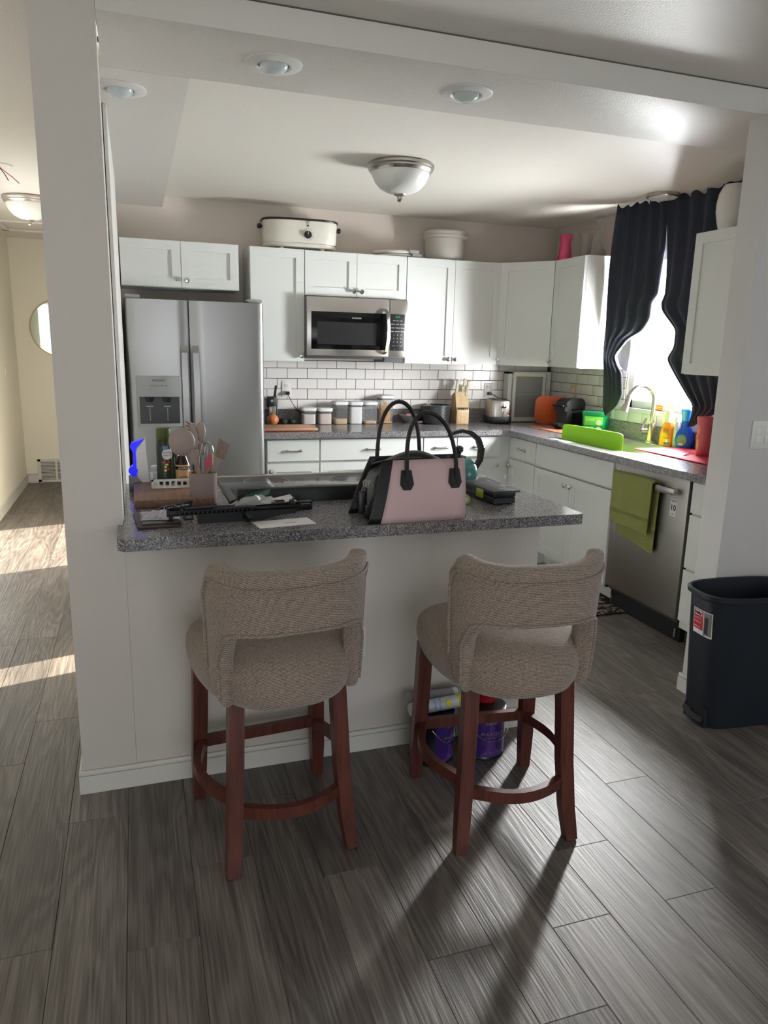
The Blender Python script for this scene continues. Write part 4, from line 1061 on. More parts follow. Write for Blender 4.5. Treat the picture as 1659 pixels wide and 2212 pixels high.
# green tub
t = thing('detergent_tub', 'green plastic detergent tub with lid beside the coffee machine', 'tub', (3.375, 2.165, CT), -52)
B().loft([sell(.078, .052, 0, 32, 5), sell(.082, .056, .005, 32, 5), sell(.088, .062, .125, 32, 5)]).obj('tub_body', GREENT, t)
B().loft([sell(.091, .065, .122, 32, 5), sell(.093, .067, .128, 32, 5), sell(.093, .067, .150, 32, 5), sell(.086, .06, .155, 32, 5)]).obj('lid', mat('green_lid', '#0c7a52', .25), t)
l = B().box(-.062, -.0625, .055, .07, -.0565, .118, bev=.001).obj('label', GREENL, t); l.rotation_euler = (R(0), 0, 0)
l2 = B().box(-.062, -.0595, .005, .07, -.0535, .054, bev=.001).obj('label', GREENT, t)
text('SCRAPE', .02, INKW, t, (-.02, -.0632, .093)); text('LOAD', .024, INKW, t, (-.025, -.0605, .032), bold=.0005)
for z, y in ((.078, -.0632), (.028, -.0605)): B().lathe([(.019, 0), (.019, .001), (0, .001)], 24, mx=Matrix.Translation((.043, y, z)) @ Matrix.Rotation(pi/2, 4, 'X')).obj('plate_picture', INKW, t)
# chopping mat in sink
t = thing('chopping_mat', 'bright lime green plastic chopping board standing in the sink', 'board', (2.952, 1.60, .727))
b = B(); b.prism([(p[0], p[1]+.142) for p in sell(.305, .142, 0, 48, 14)], -.003, .003, 'x')
o = b.obj('board', LIME, t); t.rotation_euler = (0, R(1.5), R(3.4))
t = thing('sink_strainer', 'small metal handle lying behind the lime board', 'utensil', (3.40, 1.95, CT)) 
B().tube([(.0, .03, .006), (.02, .0, .010), (0, -.04, .008), (-.02, -.01, .006), (0, .03, .006)], .004, 8).obj('wire_loop', CHROME, t)
# papers at the sink front edge
for i, (x, y, a) in enumerate(((2.86, 1.82, 10), (2.85, 1.70, -8))):
    t = thing('paper_note', ['white paper slip at the left of the sink front edge', 'white paper slip below the lime board'][i], 'paper', (x, y, CT), a, 'paper slips by the sink'); B().box(-.035, -.05, 0, .035, .05, .0012).obj('sheet', PAPER, t)
# bottles
t = thing('spray_bottle', 'orange cleaner spray bottle with white top by the faucet', 'bottle', (3.405, 1.432, CT), -70)
B().loft([sell(.044, .028, 0, 32, 3), sell(.047, .031, .006, 32, 3), sell(.046, .030, .07, 32, 2.6), sell(.034, .026, .125, 32, 2.2), sell(.026, .024, .145, 32, 2)]).obj('bottle_body', ORANGE, t)
B().loft([sell(.026, .024, .146, 28, 2), sell(.024, .022, .17, 28, 2), sell(.024, .022, .195, 28, 2), sell(.028, .026, .222, 28, 2), sell(.022, .02, .226, 28, 2)]).obj('cap', mat('cream_cap', '#ece6cf', .35), t)
b = B()
for k in range(9): b.box(-.012, -.0318, .048+.008*k, .03-.001*k, -.0292, .050+.008*k)
b.obj('fine_print', INK, t)['kind'] = 'stuff'
B().box(.0, -.0322, .008, .034, -.030, .024).obj('label_blue', DBLUE, t); B().box(.012, -.0322, .026, .024, -.030, .044).obj('barcode', INKW, t)
t = thing('spray_bottle', 'blue dish spray bottle beside the red drying mat', 'bottle', (3.415, 1.285, CT), -70)
B().loft([sell(.046, .028, 0, 36, 2.4), sell(.052, .032, .01, 36, 2.2), sell(.063, .036, .05, 36, 2), sell(.056, .033, .09, 36, 2), sell(.034, .024, .125, 36, 2), sell(.026, .02, .15, 36, 2.4), sell(.027, .021, .175, 36, 3)]).obj('bottle_body', BLUEB, t)
B().loft([sell(.028, .022, .172, 32, 3), sell(.027, .024, .20, 32, 3), sell(.034, .03, .235, 32, 3), sell(.030, .026, .243, 32, 3)]).obj('spray_head', BLUET, t)
B().lathe([(.034, 0), (.034, .001), (0, .001)], 28, mx=Matrix.Translation((0, -.0345, .055)) @ Matrix.Rotation(pi/2, 4, 'X')).obj('label', DBLUE, t)
B().box(-.018, -.0368, .022, .012, -.0352, .036).obj('barcode', mat('pink_print', '#cf8fb0', .5), t)
b = B()
for k in range(3): b.box(-.024, -.0368, .048+.009*k, .024, -.0352, .0495+.009*k)
b.obj('print_line', INKG, t)['kind'] = 'stuff'
t = thing('spray_bottle', 'clear spray bottle with pale yellow trigger behind the blue one', 'bottle', (3.43, 1.372, CT), -90)
B().lathe([(.022, 0), (.024, .004), (.024, .12), (.012, .15)], 20).obj('bottle_body', mat('milky_bottle', '#e8e6ea', .2, trans=.4), t)
B().box(-.012, -.02, .15, .012, .03, .19, bev=.005).obj('trigger_head', WHITEP, t); B().tube([(0, .02, .185), (0, .045, .165), (0, .06, .13)], .007, 8).obj('trigger', YELLOW, t)
t = thing('drying_mat', 'crimson red drying mat on the counter right of the sink', 'mat', (3.255, .90, CT), -1)
B().box(-.195, -.42, 0, .155, .40, .008, bev=.003).obj('mat_pad', CRIMSON, t)
t = thing('travel_tumbler', 'dusty red stepped tumbler on the crimson mat', 'cup', (3.272, .955, CT+.0085))
B().lathe([(.040, 0), (.042, .003), (.045, .02), (.050, .11), (.046, .122), (.047, .13), (.054, .215), (.052, .22), (.048, .215), (.043, .13), (0, .1)], 36).obj('tumbler_body', CUPR, t)
t = thing('teaspoon', 'small steel spoon beside the tumbler', 'spoon', (3.18, .99, CT+.0085), 20)
B().sphere((0, 0, .004), .016, 14, (1.3, .9, .22)).tube([(.018, 0, .004), (.05, 0, .008), (.08, -.004, .004)], .003, 6).obj('spoon_body', CHROME, t)
t = thing('sponge', 'orange printed sponge pack on the window sill', 'sponge', (XR+.035, 1.66, WZ0), 0)
B().box(-.018, -.055, 0, .018, .055, .036, bev=.004).obj('pack', ORANGED, t)
for z in (.012, .024): B().box(-.0186, -.045, z-.003, -.0176, .04, z+.002).obj('print_line', YELLOW, t)

# ================================================================ ON THE PENINSULA
t = thing('wooden_board', 'oak cutting board at the column end of the bar counter', 'board', (.325, .425, CT))
B().box(-.122, -.198, 0, .15, .198, .030, bev=.005).obj('board', BOARDW, t)
t = thing('storage_basket', 'white slotted plastic basket on the oak board', 'basket', (.355, .52, CT+.0305))
b = B(); bx, by, bh = .085, .085, .034
b.box(-bx, -by, 0, bx, by, .004)
for s in (-1, 1):
    for ax in (0, 1):
        n = 8
        for k in range(n+1):
            q = -bx + 2*bx*k/n
            if ax == 0: b.box(q-.004, s*by-.002, .003, q+.004, s*by+.002, bh)
            else: b.box(s*bx-.002, q-.004, .003, s*bx+.002, q+.004, bh)
        if ax == 0: b.box(-bx-.004, s*by-.004, bh-.008, bx+.004, s*by+.004, bh); b.box(-bx, s*by-.0022, .0, bx, s*by+.0022, .008)
        else: b.box(s*bx-.004, -by-.004, bh-.008, s*bx+.004, by+.004, bh); b.box(s*bx-.0022, -by, 0, s*bx+.0022, by, .008)
b.obj('basket_body', WHITEP, t)['kind'] = 'stuff'
zb = CT+.035
t = thing('oil_spray_can', 'dark green olive oil spray can with olive cap in the basket', 'can', (.318, .505, zb))
B().lathe([(.026, 0), (.029, .002), (.029, .165), (.027, .170)], 32).obj('can_body', GREENC2, t)
B().lathe([(.0275, .170), (.029, .174), (.028, .212), (.024, .217), (0, .218)], 32).obj('cap', GREENC, t)
B().lathe([(.019, 0), (.019, .002), (0, .002)], 24, mx=Matrix.Translation((.010, -.0285, .118)) @ Matrix.Rotation(pi/2, 4, 'X'), sy=1.1).obj('label', INKW, t)
B().lathe([(.013, 0), (.013, .002), (0, .002)], 24, mx=Matrix.Translation((.004, -.030, .142)) @ Matrix.Rotation(pi/2, 4, 'X'), sy=.6).obj('label_badge', mat('badge_blue', '#1f4f9c', .4), t)
text('Great\nValue', .0075, INKW, t, (.004, -.0326, .142)); text('Extra Virgin', .0085, INK, t, (.009, -.0312, .124)); text('Olive Oil', .0085, INK, t, (.010, -.0312, .113))
for i, (x, z, c) in enumerate(((-.004, .085, RED), (.008, .078, YELLOW), (.012, .060, RED), (.002, .055, YELLOW), (.014, .088, RED), (.003, .068, YELLOW))):
    B().sphere((x, -.028, z), .006, 8, (1, .4, .7)).obj('food_picture', c, t)
t = thing('sauce_bottle', 'brown sauce bottle with tan label, partly behind the crock', 'bottle', (.384, .49, zb))
B().lathe([(.024, 0), (.026, .003), (.026, .08), (.016, .105), (.010, .125), (.010, .14)], 28).obj('bottle_body', BROWNS, t)
B().lathe([(.0262, .012), (.0265, .013), (.0265, .075), (.0262, .076)], 28, cap=False).obj('label', ALMOND, t)
B().lathe([(.0268, .058), (.0268, .070)], 28, cap=False).obj('label_band', BROWNS, t)
B().lathe([(.012, .135), (.012, .155), (0, .157)], 18).obj('cap', GREENL, t)
text('& PERRINS', .0085, INKW, t, (.002, -.0272, .064)); text('The Original\nWORCESTERSHIRE', .0055, INK, t, (.002, -.0270, .030))
t = thing('dressing_bottle', 'slim bottle with pale green pump cap behind the sauce', 'bottle', (.358, .545, zb))
B().lathe([(.016, 0), (.018, .003), (.018, .10), (.012, .118)], 22).obj('bottle_body', mat('smoky_green_glass', '#56614a', .15, trans=.4), t)
B().lathe([(.014, .118), (.014, .145), (.010, .15), (.010, .165), (0, .166)], 18).obj('cap', mat('pale_green_cap', '#8fae6c', .4), t)
t = thing('clear_jar', 'small clear plastic jar at the left in the basket', 'jar', (.284, .575, zb))
B().lathe([(.014, 0), (.016, .003), (.016, .045), (.013, .05)], 20).obj('jar_body', CLEAR, t); B().lathe([(.015, .05), (.015, .06), (0, .06)], 20).obj('lid', WHITEP, t)
# crock with utensils
t = thing('utensil_crock', 'glossy taupe oval crock holding kitchen utensils', 'crock', (.441, .268, CT))
b = B(); b.loft([sell(.043, .036, 0, 36, 2.6), sell(.047, .040, .005, 36, 2.6), sell(.049, .042, .112, 36, 2.6), sell(.050, .043, .116, 36, 2.6), sell(.046, .039, .116, 36, 2.6), sell(.044, .037, .02, 36, 2.6)])
b.obj('crock_body', CROCK, t)
def utensil(name, label, cat='utensil'): return thing(name, label, cat, (.441, .268, CT+.025), 0, 'utensils in the taupe crock')
def headplate(pts, m, t, nm, d=.004, cx=0): pass
t = utensil('ladle', 'large taupe silicone ladle seen from its round back')
B().tube([(.012, 0, 0), (-.018, -.022, .11)], .006, 8).obj('handle', HWOOD, t)
B().tube([(-.018, -.022, .11), (-.035, -.028, .145), (-.05, -.03, .165)], [.008, .009, .014], 10).obj('neck', SILI, t)
B().sphere((-.070, -.028, .203), .046, 26, (.98, .35, 1.06)).obj('bowl', SILI, t)
t = utensil('pasta_server', 'taupe toothed pasta server standing behind the ladle')
B().tube([(-.01, .0, 0), (-.022, .018, .16)], .006, 8).obj('handle', HWOOD, t)
B().tube([(-.022, .018, .15), (-.028, .022, .22), (-.034, .02, .262)], [1, 1.7, 1.2], sq=(.018, .012)).obj('head', SILI, t)
for k in range(5): B().tube([(-.036+.002*k, .02, .262-.012*k), (-.052, .006, .272-.014*k), (-.060, -.004, .270-.014*k)], [.0045, .004, .002], 6).obj('tine', SILI, t)
t = utensil('serving_spoon', 'taupe silicone serving spoon, tallest on the right')
B().tube([(.0, .015, 0), (-.005, .022, .14)], .006, 8).obj('handle', HWOOD, t)
B().tube([(-.005, .022, .13), (-.004, .024, .19)], .007, 8).sphere((-.001, .024, .232), .036, 20, (.46, .22, 1.0)).obj('head', SILI, t)
t = utensil('spatula', 'taupe silicone turner hidden behind the ladle')
B().tube([(-.005, -.01, 0), (-.024, -.008, .12)], .006, 8).obj('handle', HWOOD, t); B().box(-.045, -.010, .12, -.012, -.004, .175, bev=.003).obj('head', SILI, t)
t = utensil('whisk', 'wire whisk with red filling')
B().tube([(.006, .008, 0), (.014, .002, .10)], .006, 8).obj('handle', NICKEL, t)
b = B()
for k in range(6):
    a = pi*k/6; L = []
    for q in range(13):
        s = pi*q/12; r = .024*sin(s)*(1 if s < pi else 1); zz = .10+.105*(1-cos(s))/2*1.0
        L.append((.014+.03*(zz-.10)+cos(a)*.026*sin(s*0+pi*q/12), .002+sin(a)*.026*sin(pi*q/12), .10+.10*q/12 if False else .10+.10*sin(pi/2*min(1, q/6)) if q <= 6 else .10+.10*sin(pi/2*min(1, (12-q)/6))))
    b.tube([(.014+cos(a)*.026*sin(pi*(q/12-.5))*1.0+.02*sin(pi*q/12)*.3, .002+sin(a)*.026*sin(pi*(q/12-.5)), .095+.105*cos(pi*(q/12-.5))**.6 if 0 < q < 12 else .095) for q in range(13)], .0011, 5)
b.obj('wire_loops', CHROME, t)['kind'] = 'stuff'
t = utensil('red_spatula', 'small red silicone spatula inside the whisk')
B().tube([(.0, -.014, 0), (.012, -.016, .10)], .005, 8).obj('handle', HWOOD, t)
B().prism([(.002, .095), (.030, .115), (.032, .155), (.016, .158), (-.002, .115)], -.021, -.014, 'y').obj('head', REDP, t)
t = utensil('pastry_brush', 'taupe pastry brush leaning to the right')
B().tube([(.018, 0, 0), (.036, .0, .09)], .006, 8).obj('handle', HWOOD, t)
B().tube([(.036, 0, .085), (.045, 0, .115), (.056, 0, .140)], [.8, 1, 1.5], sq=(.02, .012)).obj('head', SILI, t)
b = B()
for k in range(7): b.tube([(.046+.0048*k, 0, .142-.0015*k), (.062+.0052*k, 0, .210-.0035*k)], .0021, 5)
b.obj('bristles', mat('brush_bristle', '#8e7463', .6), t)['kind'] = 'stuff'
t = utensil('steel_utensil', 'blue-grey handled tool in the middle of the crock')
B().tube([(-.004, -.02, 0), (.0, -.020, .155)], .005, 8).obj('handle', mat('blue_grey_handle', '#7d959c', .4), t)
# holder with blue light
t = thing('wall_holder', 'white curved holder with glowing blue light beside the column', 'holder', (.205, .60, CT))
q = lambda L: [(x-.193, z-CT) for x, z in L]
B().prism(q([(.241, 1.115), (.243, 1.052), (.250, .936), (.229, .936), (.206, .965), (.204, 1.06), (.211, 1.078), (.238, 1.112)]), -.022, .03, 'y').obj('shield', WHITEP, t)
B().prism(q([(.234, 1.114), (.241, 1.1165), (.211, 1.082), (.207, 1.076)]), -.024, -.0222, 'y').obj('top_edge', DGREY, t)
B().prism(q([(.191, 1.098), (.235, 1.112), (.2055, 1.077), (.2035, 1.06), (.2035, .968), (.186, .968), (.175, .99), (.186, 1.006), (.192, 1.01), (.193, 1.06), (.183, 1.081)]), -.018, .02, 'y').obj('blue_lit_panel', NEON, t)
B().lathe([(.017, 0), (.017, .006), (0, .006)], 24, mx=Matrix.Translation((-.002, -.018, .076)) @ Matrix.Rotation(pi/2, 4, 'X')).obj('blue_lit_button', NEON, t)
B().prism(q([(.173, .9145), (.226, .9145), (.226, .935), (.205, .964), (.173, .968)]), -.016, .02, 'y').obj('foot', GREYP, t)
# tablet / wallet, bag and card
t = thing('leather_wallet', 'flat dark brown leather case at the left end of the bar counter', 'case', (.272, .025, CT), 4)
B().box(-.066, -.098, 0, .066, .098, .008, bev=.003).obj('case', BROWNL, t)
t = thing('black_tablet', 'black glass tablet lying on the brown case', 'tablet', (.278, .035, CT+.0085), 4)
B().box(-.056, -.085, 0, .060, .085, .004, bev=.0015).obj('slab', mat('slate_tablet', '#3a373b', .35), t)
t = thing('black_card', 'black card with white writing behind the plastic bag', 'card', (.335, .135, CT+.0), 5)
b = B(); b.prism([(-.07, 0), (-.045, .022), (.06, .040), (.05, .0)], 0, .012, 'y'); b.obj('card', BLACKP, t).rotation_euler = (0, 0, 0)
text('A Love True Given', .011, INKW, t, (.004, -.0006, .0235), spin=6, name='handwriting')
def crumple(name, label, cat, loc, sx, sy, h, m, seed, n=12, mm=9, rz=0):
    rnd = random.Random(seed); t = thing(name, label, cat, loc, rz); b = B(); rr = []
    for j in range(mm+1):
        row = []
        for i in range(n+1):
            u, v = i/n, j/mm; e = sin(pi*u)*sin(pi*v)
            row.append(b.bm.verts.new((sx*(u-.5)+rnd.uniform(-.006, .006), sy*(v-.5)+rnd.uniform(-.006, .006), .002+h*e*rnd.uniform(.35, 1.0))))
        rr.append(row)
    for j in range(mm):
        for i in range(n):
            b.bm.faces.new((rr[j][i], rr[j][i+1], rr[j+1][i+1])); b.bm.faces.new((rr[j][i], rr[j+1][i+1], rr[j+1][i]))
    o = b.obj('film', m, t, smooth=20); sub(o, 0, .0008); return t
crumple('zip_bag', 'small frosted zip bag with screws on the tablet', 'bag', (.285, .045, CT+.013), .12, .13, .02, FILM2, 3)
t = thing('small_screw', 'tiny dark screws in the small zip bag', 'screws', (.275, .0, CT+.0135)); B().sphere((0, 0, .005), .007, 10, (1.3, 1, .6)).sphere((.012, .004, .004), .006, 8, (1.2, 1, .6)).obj('screw_pile', INK, t)
crumple('plastic_bag', 'crumpled clear plastic bag on the black metal parts', 'bag', (.605, .10, CT+.014), .21, .14, .052, FILM, 11)
t = thing('striped_card', 'dark green striped card poking out under the plastic bag', 'card', (.60, .155, CT+.012), 18)
b = B(); b.prism([(-.10, -.0), (.06, .03), (.075, .055), (-.02, .04)], -.002, .0, 'y'); b.obj('card', STRIPEG, t)
b = B()
for k in range(6): b.prism([(-.07+.008*k, .006+.004*k), (.062+.001*k, .034+.003*k), (.062+.001*k, .0352+.003*k), (-.07+.008*k, .0072+.004*k)], -.003, -.002, 'y')
b.obj('stripe', mat('pale_green_stripe', '#7fa08c', .5), t)['kind'] = 'stuff'
for i, (lb, x, y, w, d, a, z) in enumerate((('white paper under the near black metal part', .665, -.085, .19, .09, 8, 0), ('white folded paper sticking up behind the clear bag', .70, .165, .13, .07, 24, .012))):
    t = thing('paper_sheet', lb, 'paper', (x, y, CT+z), a)
    o = B().box(-w/2, -d/2, 0, w/2, d/2, .0012).obj('sheet', PAPER, t)
    if i: t.rotation_euler = (R(24), R(-4), R(a))
    else: B().box(.0, -.012, .0013, .04, -.002, .0017).obj('print_mark', mat('faded_red_print', '#cf9aa0', .6), t)
# perforated rail
t = thing('perforated_rail', 'long black perforated metal rail lying near the counter edge', 'metal part', (.308, -.030, CT), 3.5)
b = B(); L = .43; z0r, z1r = .028, .046
b.box(.0, -.012, z0r, L, .012, z0r+.004).box(0, -.012, z1r-.004, L, .012, z1r).box(0, .008, z0r, L, .012, z1r)
n = 17
for k in range(n):
    x = .03+.0142*k; b.box(x, -.012, z0r, x+.0052, .012, z1r)
b.box(0, -.012, z0r, .03, .012, z1r, bev=.002).box(.275, -.012, z0r+.008, L, .012, z1r, bev=.001)
b.obj('perforated_tube', BLACKM, t)
B().prism([(.09, .0), (.30, .0), (.345, .012), (L-.02, .016), (L-.02, .028), (.09, .030)], -.014, .014, 'y').obj('lower_receiver', BLACKM, t)
B().tube([(.0, 0, .037), (-.006, 0, .037)], .012, 12).lathe([(.012, 0), (.012, .006), (.006, .008), (.006, .016)], 14, (.006, 0, .01)).obj('end_ring', BLACKM, t)
B().box(.045, -.006, .012, .075, .006, .018, bev=.003).box(.045, -.006, .012, .05, .006, .030).box(.07, -.006, .012, .075, .006, .030).obj('loop', BLACKM, t)
B().lathe([(.014, 0), (.016, .01), (.012, .05), (0, .052)], 16, mx=Matrix.Translation((.245, -.014, .014)) @ Matrix.Rotation(R(70), 4, 'X')).obj('knob', BLACKM, t)
B().box(.05, -.005, z1r, .14, .005, z1r+.007, bev=.002).obj('top_strip', BLACKM, t)
B().box(.33, -.005, z1r, .375, .005, z1r+.008, bev=.001).obj('rear_sight', BLACKM, t)
B().lathe([(.010, 0), (.012, .006), (.009, .02), (0, .022)], 12, (L-.03, 0, z1r-.006)).obj('sight_block', BLACKM, t)
B().box(L-.01, -.009, z0r+.004, L+.035, .009, z1r-.002, bev=.004).obj('muzzle_end', BLACKM, t)
t = thing('metal_bar', 'long smooth black metal bar behind the perforated rail', 'metal part', (.40, .075, CT), 3)
B().box(0, -.010, .002, .40, .010, .032, bev=.004).obj('bar', BLACKM, t)
B().box(.33, -.004, .032, .338, .004, .046).obj('lug', BLACKM, t)
B().box(.255, -.006, .0325, .30, .006, .040, bev=.002).obj('lug', BLACKM, t)
# handbag
t = thing('handbag', 'pink and black leather handbag with two tall handles', 'bag', (1.105, -.075, CT), 2.2)
H = .203
def bagpt(u, v):   # front panel param: u 0..1, v 0..1
    x0 = -.185+.060*v; x1 = .168+.008*v
    return (x0+(x1-x0)*u, -.085+.040*v**1.2-.006*sin(pi*v)-.004*sin(pi*u), H*v)
def panel(u0, u1, off, m, nm, flip=1):
    b = B(); N, Mv = 10, 10; rr = []
    for j in range(Mv+1):
        rr.append([b.bm.verts.new((lambda p: (p[0], flip*(p[1]-off), p[2]))(bagpt(u0+(u1-u0)*i/N, j/Mv))) for i in range(N+1)])
    for j in range(Mv):
        for i in range(N): b.bm.faces.new((rr[j][i], rr[j][i+1], rr[j+1][i+1], rr[j+1][i]))
    return sub(b.obj(nm, m, t, smooth=60), 0, .004)
panel(.115, 1.0, .002, PINK, 'front_panel')
panel(.0, .125, .0025, BLACKL, 'front_strip'); panel(-.03, 1.02, .0, BLACKL, 'rear_panel', -1)
B().box(.165, -.070, .0, .181, .07, .010).obj('foot_corner', BLACKL, t)
# gusset body with sagging top
b = B(); N = 14; rings = []
for i in range(N+1):
    u = i/N; ring = []
    x0 = -.185-.004+.353*u+.0*u; 
    top_h = H*.93 + .040*sin(pi*min(1, max(0, (u-.02)/.86)))**1.4 - .05*max(0, .12-u)/.12 - .02*max(0, u-.9)/.1
    for (yy, zz) in ((-.080, .003), (-.076, H*.45), (-.050, H*.90), (-.022, top_h*.99), (0, top_h), (.022, top_h*.99), (.050, H*.90), (.076, H*.45), (.080, .003)):
        xx = x0 + (.060*(1-u)+.008*u)*zz/H
        if u == 0: xx -= .012*(1-abs(yy)/.08)*(1 if zz > .05 else .3)
        ring.append((xx, yy, zz))
    rings.append(ring)
b.loft(rings); sub(b.obj('gusset', BLACKL, t, smooth=60), 1)
B().tube([(-.155+.028*k, -.030+.004*sin(k), H*.93+.016*sin(pi*k/10)+.002) for k in range(11)], .0035, 6).obj('zip', mat('grey_zip', '#5b5a5e', .35, .6), t)
def arc(cx, y, zb_, zt, hw, lean=0):
    P = []
    for k in range(21):
        a = pi*k/20; P.append((cx-hw*cos(a)*1.0+lean*sin(a), y+.01*sin(a), zb_+(zt-zb_)*sin(a)**.62))
    return P
B().tube(arc(.045, -.078, .115, .360, .091, -.022), .0072, 10).obj('handle', BLACKL, t)
B().tube(arc(-.018, .072, .13, .385, .080, .0), .0072, 10).obj('handle', BLACKL, t)
for x in (-.046, .130):
    b = B(); b.prism([(-.017, .034), (.017, .034), (.024, -.013), (.013, -.032), (-.013, -.032), (-.024, -.013)], -.004, .004, 'y')
    b.prism([(-.013, .030), (.013, .030), (.019, -.012), (.010, -.027), (-.010, -.027), (-.019, -.012)], -.006, -.004, 'y')
    o = b.obj('handle_patch', BLACKL, t); o.location = (x, -.0745, .138); o.rotation_euler = (R(-11), 0, 0)
for k in range(3):
    n = 14; B().tube([(-.172+.004*k, -.03-.01*k, .135+.010*cos(2*pi*q/n)) if False else (-.176+.008*k+.009*cos(2*pi*q/n), -.035-.004*k, .128-.002*k+.011*sin(2*pi*q/n)) for q in range(n+1)], .0014, 6).obj('chain_ring', CHROME, t)
B().box(-.187, -.045, .055, -.172, -.038, .115, bev=.003).box(-.205, -.055, .03, -.182, -.048, .105, bev=.006).obj('leather_tag', BLACKL, t)
# kettle
t = thing('tea_kettle', 'teal enamel kettle with black handle behind the handbag', 'kettle', (1.498, .40, CT), 0)
B().lathe([(.055, 0), (.070, .004), (.082, .03), (.085, .06), (.074, .095), (.05, .118), (.03, .124)], 40).obj('kettle_body', TEAL, t)
B().lathe([(.034, .120), (.033, .128), (.012, .133), (0, .133)], 28).obj('lid', BLACKP, t)
B().lathe([(.008, .130), (.009, .142), (.018, .150), (.018, .165), (.009, .172), (0, .173)], 20).obj('lid_knob', BLACKP, t)
pts = [(.075, 0, .070), (.098, 0, .11), (.102, 0, .155), (.085, 0, .198), (.05, 0, .225), (.01, 0, .235), (-.03, 0, .226), (-.052, 0, .214)]
B().tube(pts, [.9, 1.2, 1.3, 1.2, 1.1, .9, .8, .55], sq=(.020, .016)).obj('handle', BLACKP, t)
B().tube([(-.06, .03, .07), (-.095, .045, .105), (-.11, .05, .115)], [.018, .012, .011], 14).obj('spout', TEAL, t)
# drill case, flashlight, picture tray
t = thing('tool_case', 'black plastic tool case with lime latch at the right of the handbag', 'case', (1.510, .155, CT), 4)
B().box(-.048, -.135, .002, .05, .12, .027, bev=.003, seg=1).obj('case_base', BLACKP, t)
B().box(-.048, -.135, .0275, .05, .12, .052, bev=.005).obj('case_lid', BLACKP, t)
B().box(-.052, -.060, .012, -.044, -.010, .045, bev=.002).obj('latch', LIMEB, t)
B().box(.0, -.09, .0518, .036, -.082, .0526).obj('print_line', INKG, t)
t = thing('flashlight', 'lime-ended torch lying beside the handbag', 'torch', (1.382, .135, CT), -4)
B().cyl((0, .09, .018), (0, -.055, .018), .016, seg=20).obj('barrel', BLACKP, t)
B().cyl((0, -.056, .019), (0, -.082, .019), .0185, .018, seg=20).obj('end_cap', LIMEB, t)
B().cyl((0, -.083, .019), (0, -.085, .019), .008, seg=14).obj('lens', mat('lens_blue_white', '#b9cdf2', .1), t)
t = thing('picture_tray', 'dark flat tray with an orange wheat picture behind the tool case', 'tray', (1.640, .385, CT), 0)
B().box(-.085, -.145, .0, .070, .16, .006, bev=.002).obj('tray_plate', PICT, t)
# ================================================================ FLOOR ITEMS
def paint_can(label, x, y, rz):
    t = thing('paint_can', label, 'paint can', (x, y, 0), rz, 'purple paint cans under the right stool')
    B().lathe([(.080, 0), (.083, .003), (.083, .008), (.081, .011), (.081, .178), (.083, .181), (.083, .188), (.078, .190)], 44).obj('can_body', mat('black_can', '#0e0f1c', .3), t)
    def strip(a0, a1, z0, z1, r, m, nm):
        b = B(); n = max(3, int((a1-a0)/8)); rr = [[], []]
        for i in range(n+1):
            a = R(a0+(a1-a0)*i/n)
            for k, z in enumerate((z0, z1)): rr[k].append(b.bm.verts.new((r*sin(a), -r*cos(a), z)))
        for i in range(n): b.bm.faces.new((rr[0][i], rr[0][i+1], rr[1][i+1], rr[1][i]))
        return b.obj(nm, m, t)
    strip(-62, 82, .014, .176, .0815, PURPLE, 'label')
    b = B(); rr = []
    for z, w0, w1 in ((.014, -38, 18), (.176, -16, -4)): rr.append([b.bm.verts.new((.0818*sin(R(w0+(w1-w0)*i/8)), -.0818*cos(R(w0+(w1-w0)*i/8)), z)) for i in range(9)])
    for i in range(8): b.bm.faces.new((rr[0][i], rr[0][i+1], rr[1][i+1], rr[1][i]))
    b.obj('label_beam', PURPL2, t)
    st = strip(40, 72, .085, .172, .0822, PAPER, 'batch_sticker')
    b = B()
    for k in range(7):
        for i in range(6):
            a = R(44+4*i); a2 = R(44+4*i+3.2); b.quad((.0826*sin(a), -.0826*cos(a), .112+.007*k), (.0826*sin(a2), -.0826*cos(a2), .112+.007*k), (.0826*sin(a2), -.0826*cos(a2), .1135+.007*k), (.0826*sin(a), -.0826*cos(a), .1135+.007*k))
    b.obj('sticker_print', INKG, t)['kind'] = 'stuff'
    def arctext(s, size, z, a0, m, step):
        for i, ch in enumerate(s):
            if ch == ' ': continue
            a = a0+step*(i-(len(s)-1)/2)
            text(ch, size, m, t, (.0832*sin(R(a)), -.0832*cos(R(a)), z), rz=a)
    arctext('BEHR', .021, .150, -12, INKG, 8.5)
    arctext('MARQUEE', .019, .105, 0, INKG, 11)
    arctext('ONE COAT HIDE', .0075, .090, 0, INKG, 4.2)
    arctext('PAINT & PRIMER', .0075, .030, 2, INKG, 4.2)
    B().lathe([(.070, .184), (.072, .186), (.066, .189), (0, .187)], 40).obj('lid', DGREY, t)
    n = 14; B().tube([(.086*cos(pi*q/n), -.030-.060*sin(pi*q/n), .150-.070*sin(pi*q/n)) for q in range(n+1)], .0015, 6).obj('wire_bail', CHROME, t)
    return t
p1 = paint_can('purple-labelled paint can standing left, seen between the stool legs', 1.205, -.110, 50)
p2 = paint_can('purple-labelled paint can standing right, red can on top', 1.408, -.125, 8)
def tube_thing(label, loc, rz, cols):
    t = thing('sealant_tube', label, 'sealant tube', loc, rz, 'sealant tubes lying on the paint cans')
    B().cyl((-.11, 0, .024), (.10, 0, .024), .024, seg=28).obj('cartridge', cols[0], t)
    B().cyl((.075, 0, .024), (.092, 0, .024), .0245, seg=28).obj('end_band', cols[1], t)
    B().cyl((.10, 0, .024), (.115, 0, .024), .008, .006, seg=14).cyl((.115, 0, .024), (.165, 0, .024), .006, .003, seg=12).obj('nozzle', WHITEP, t)
    return t
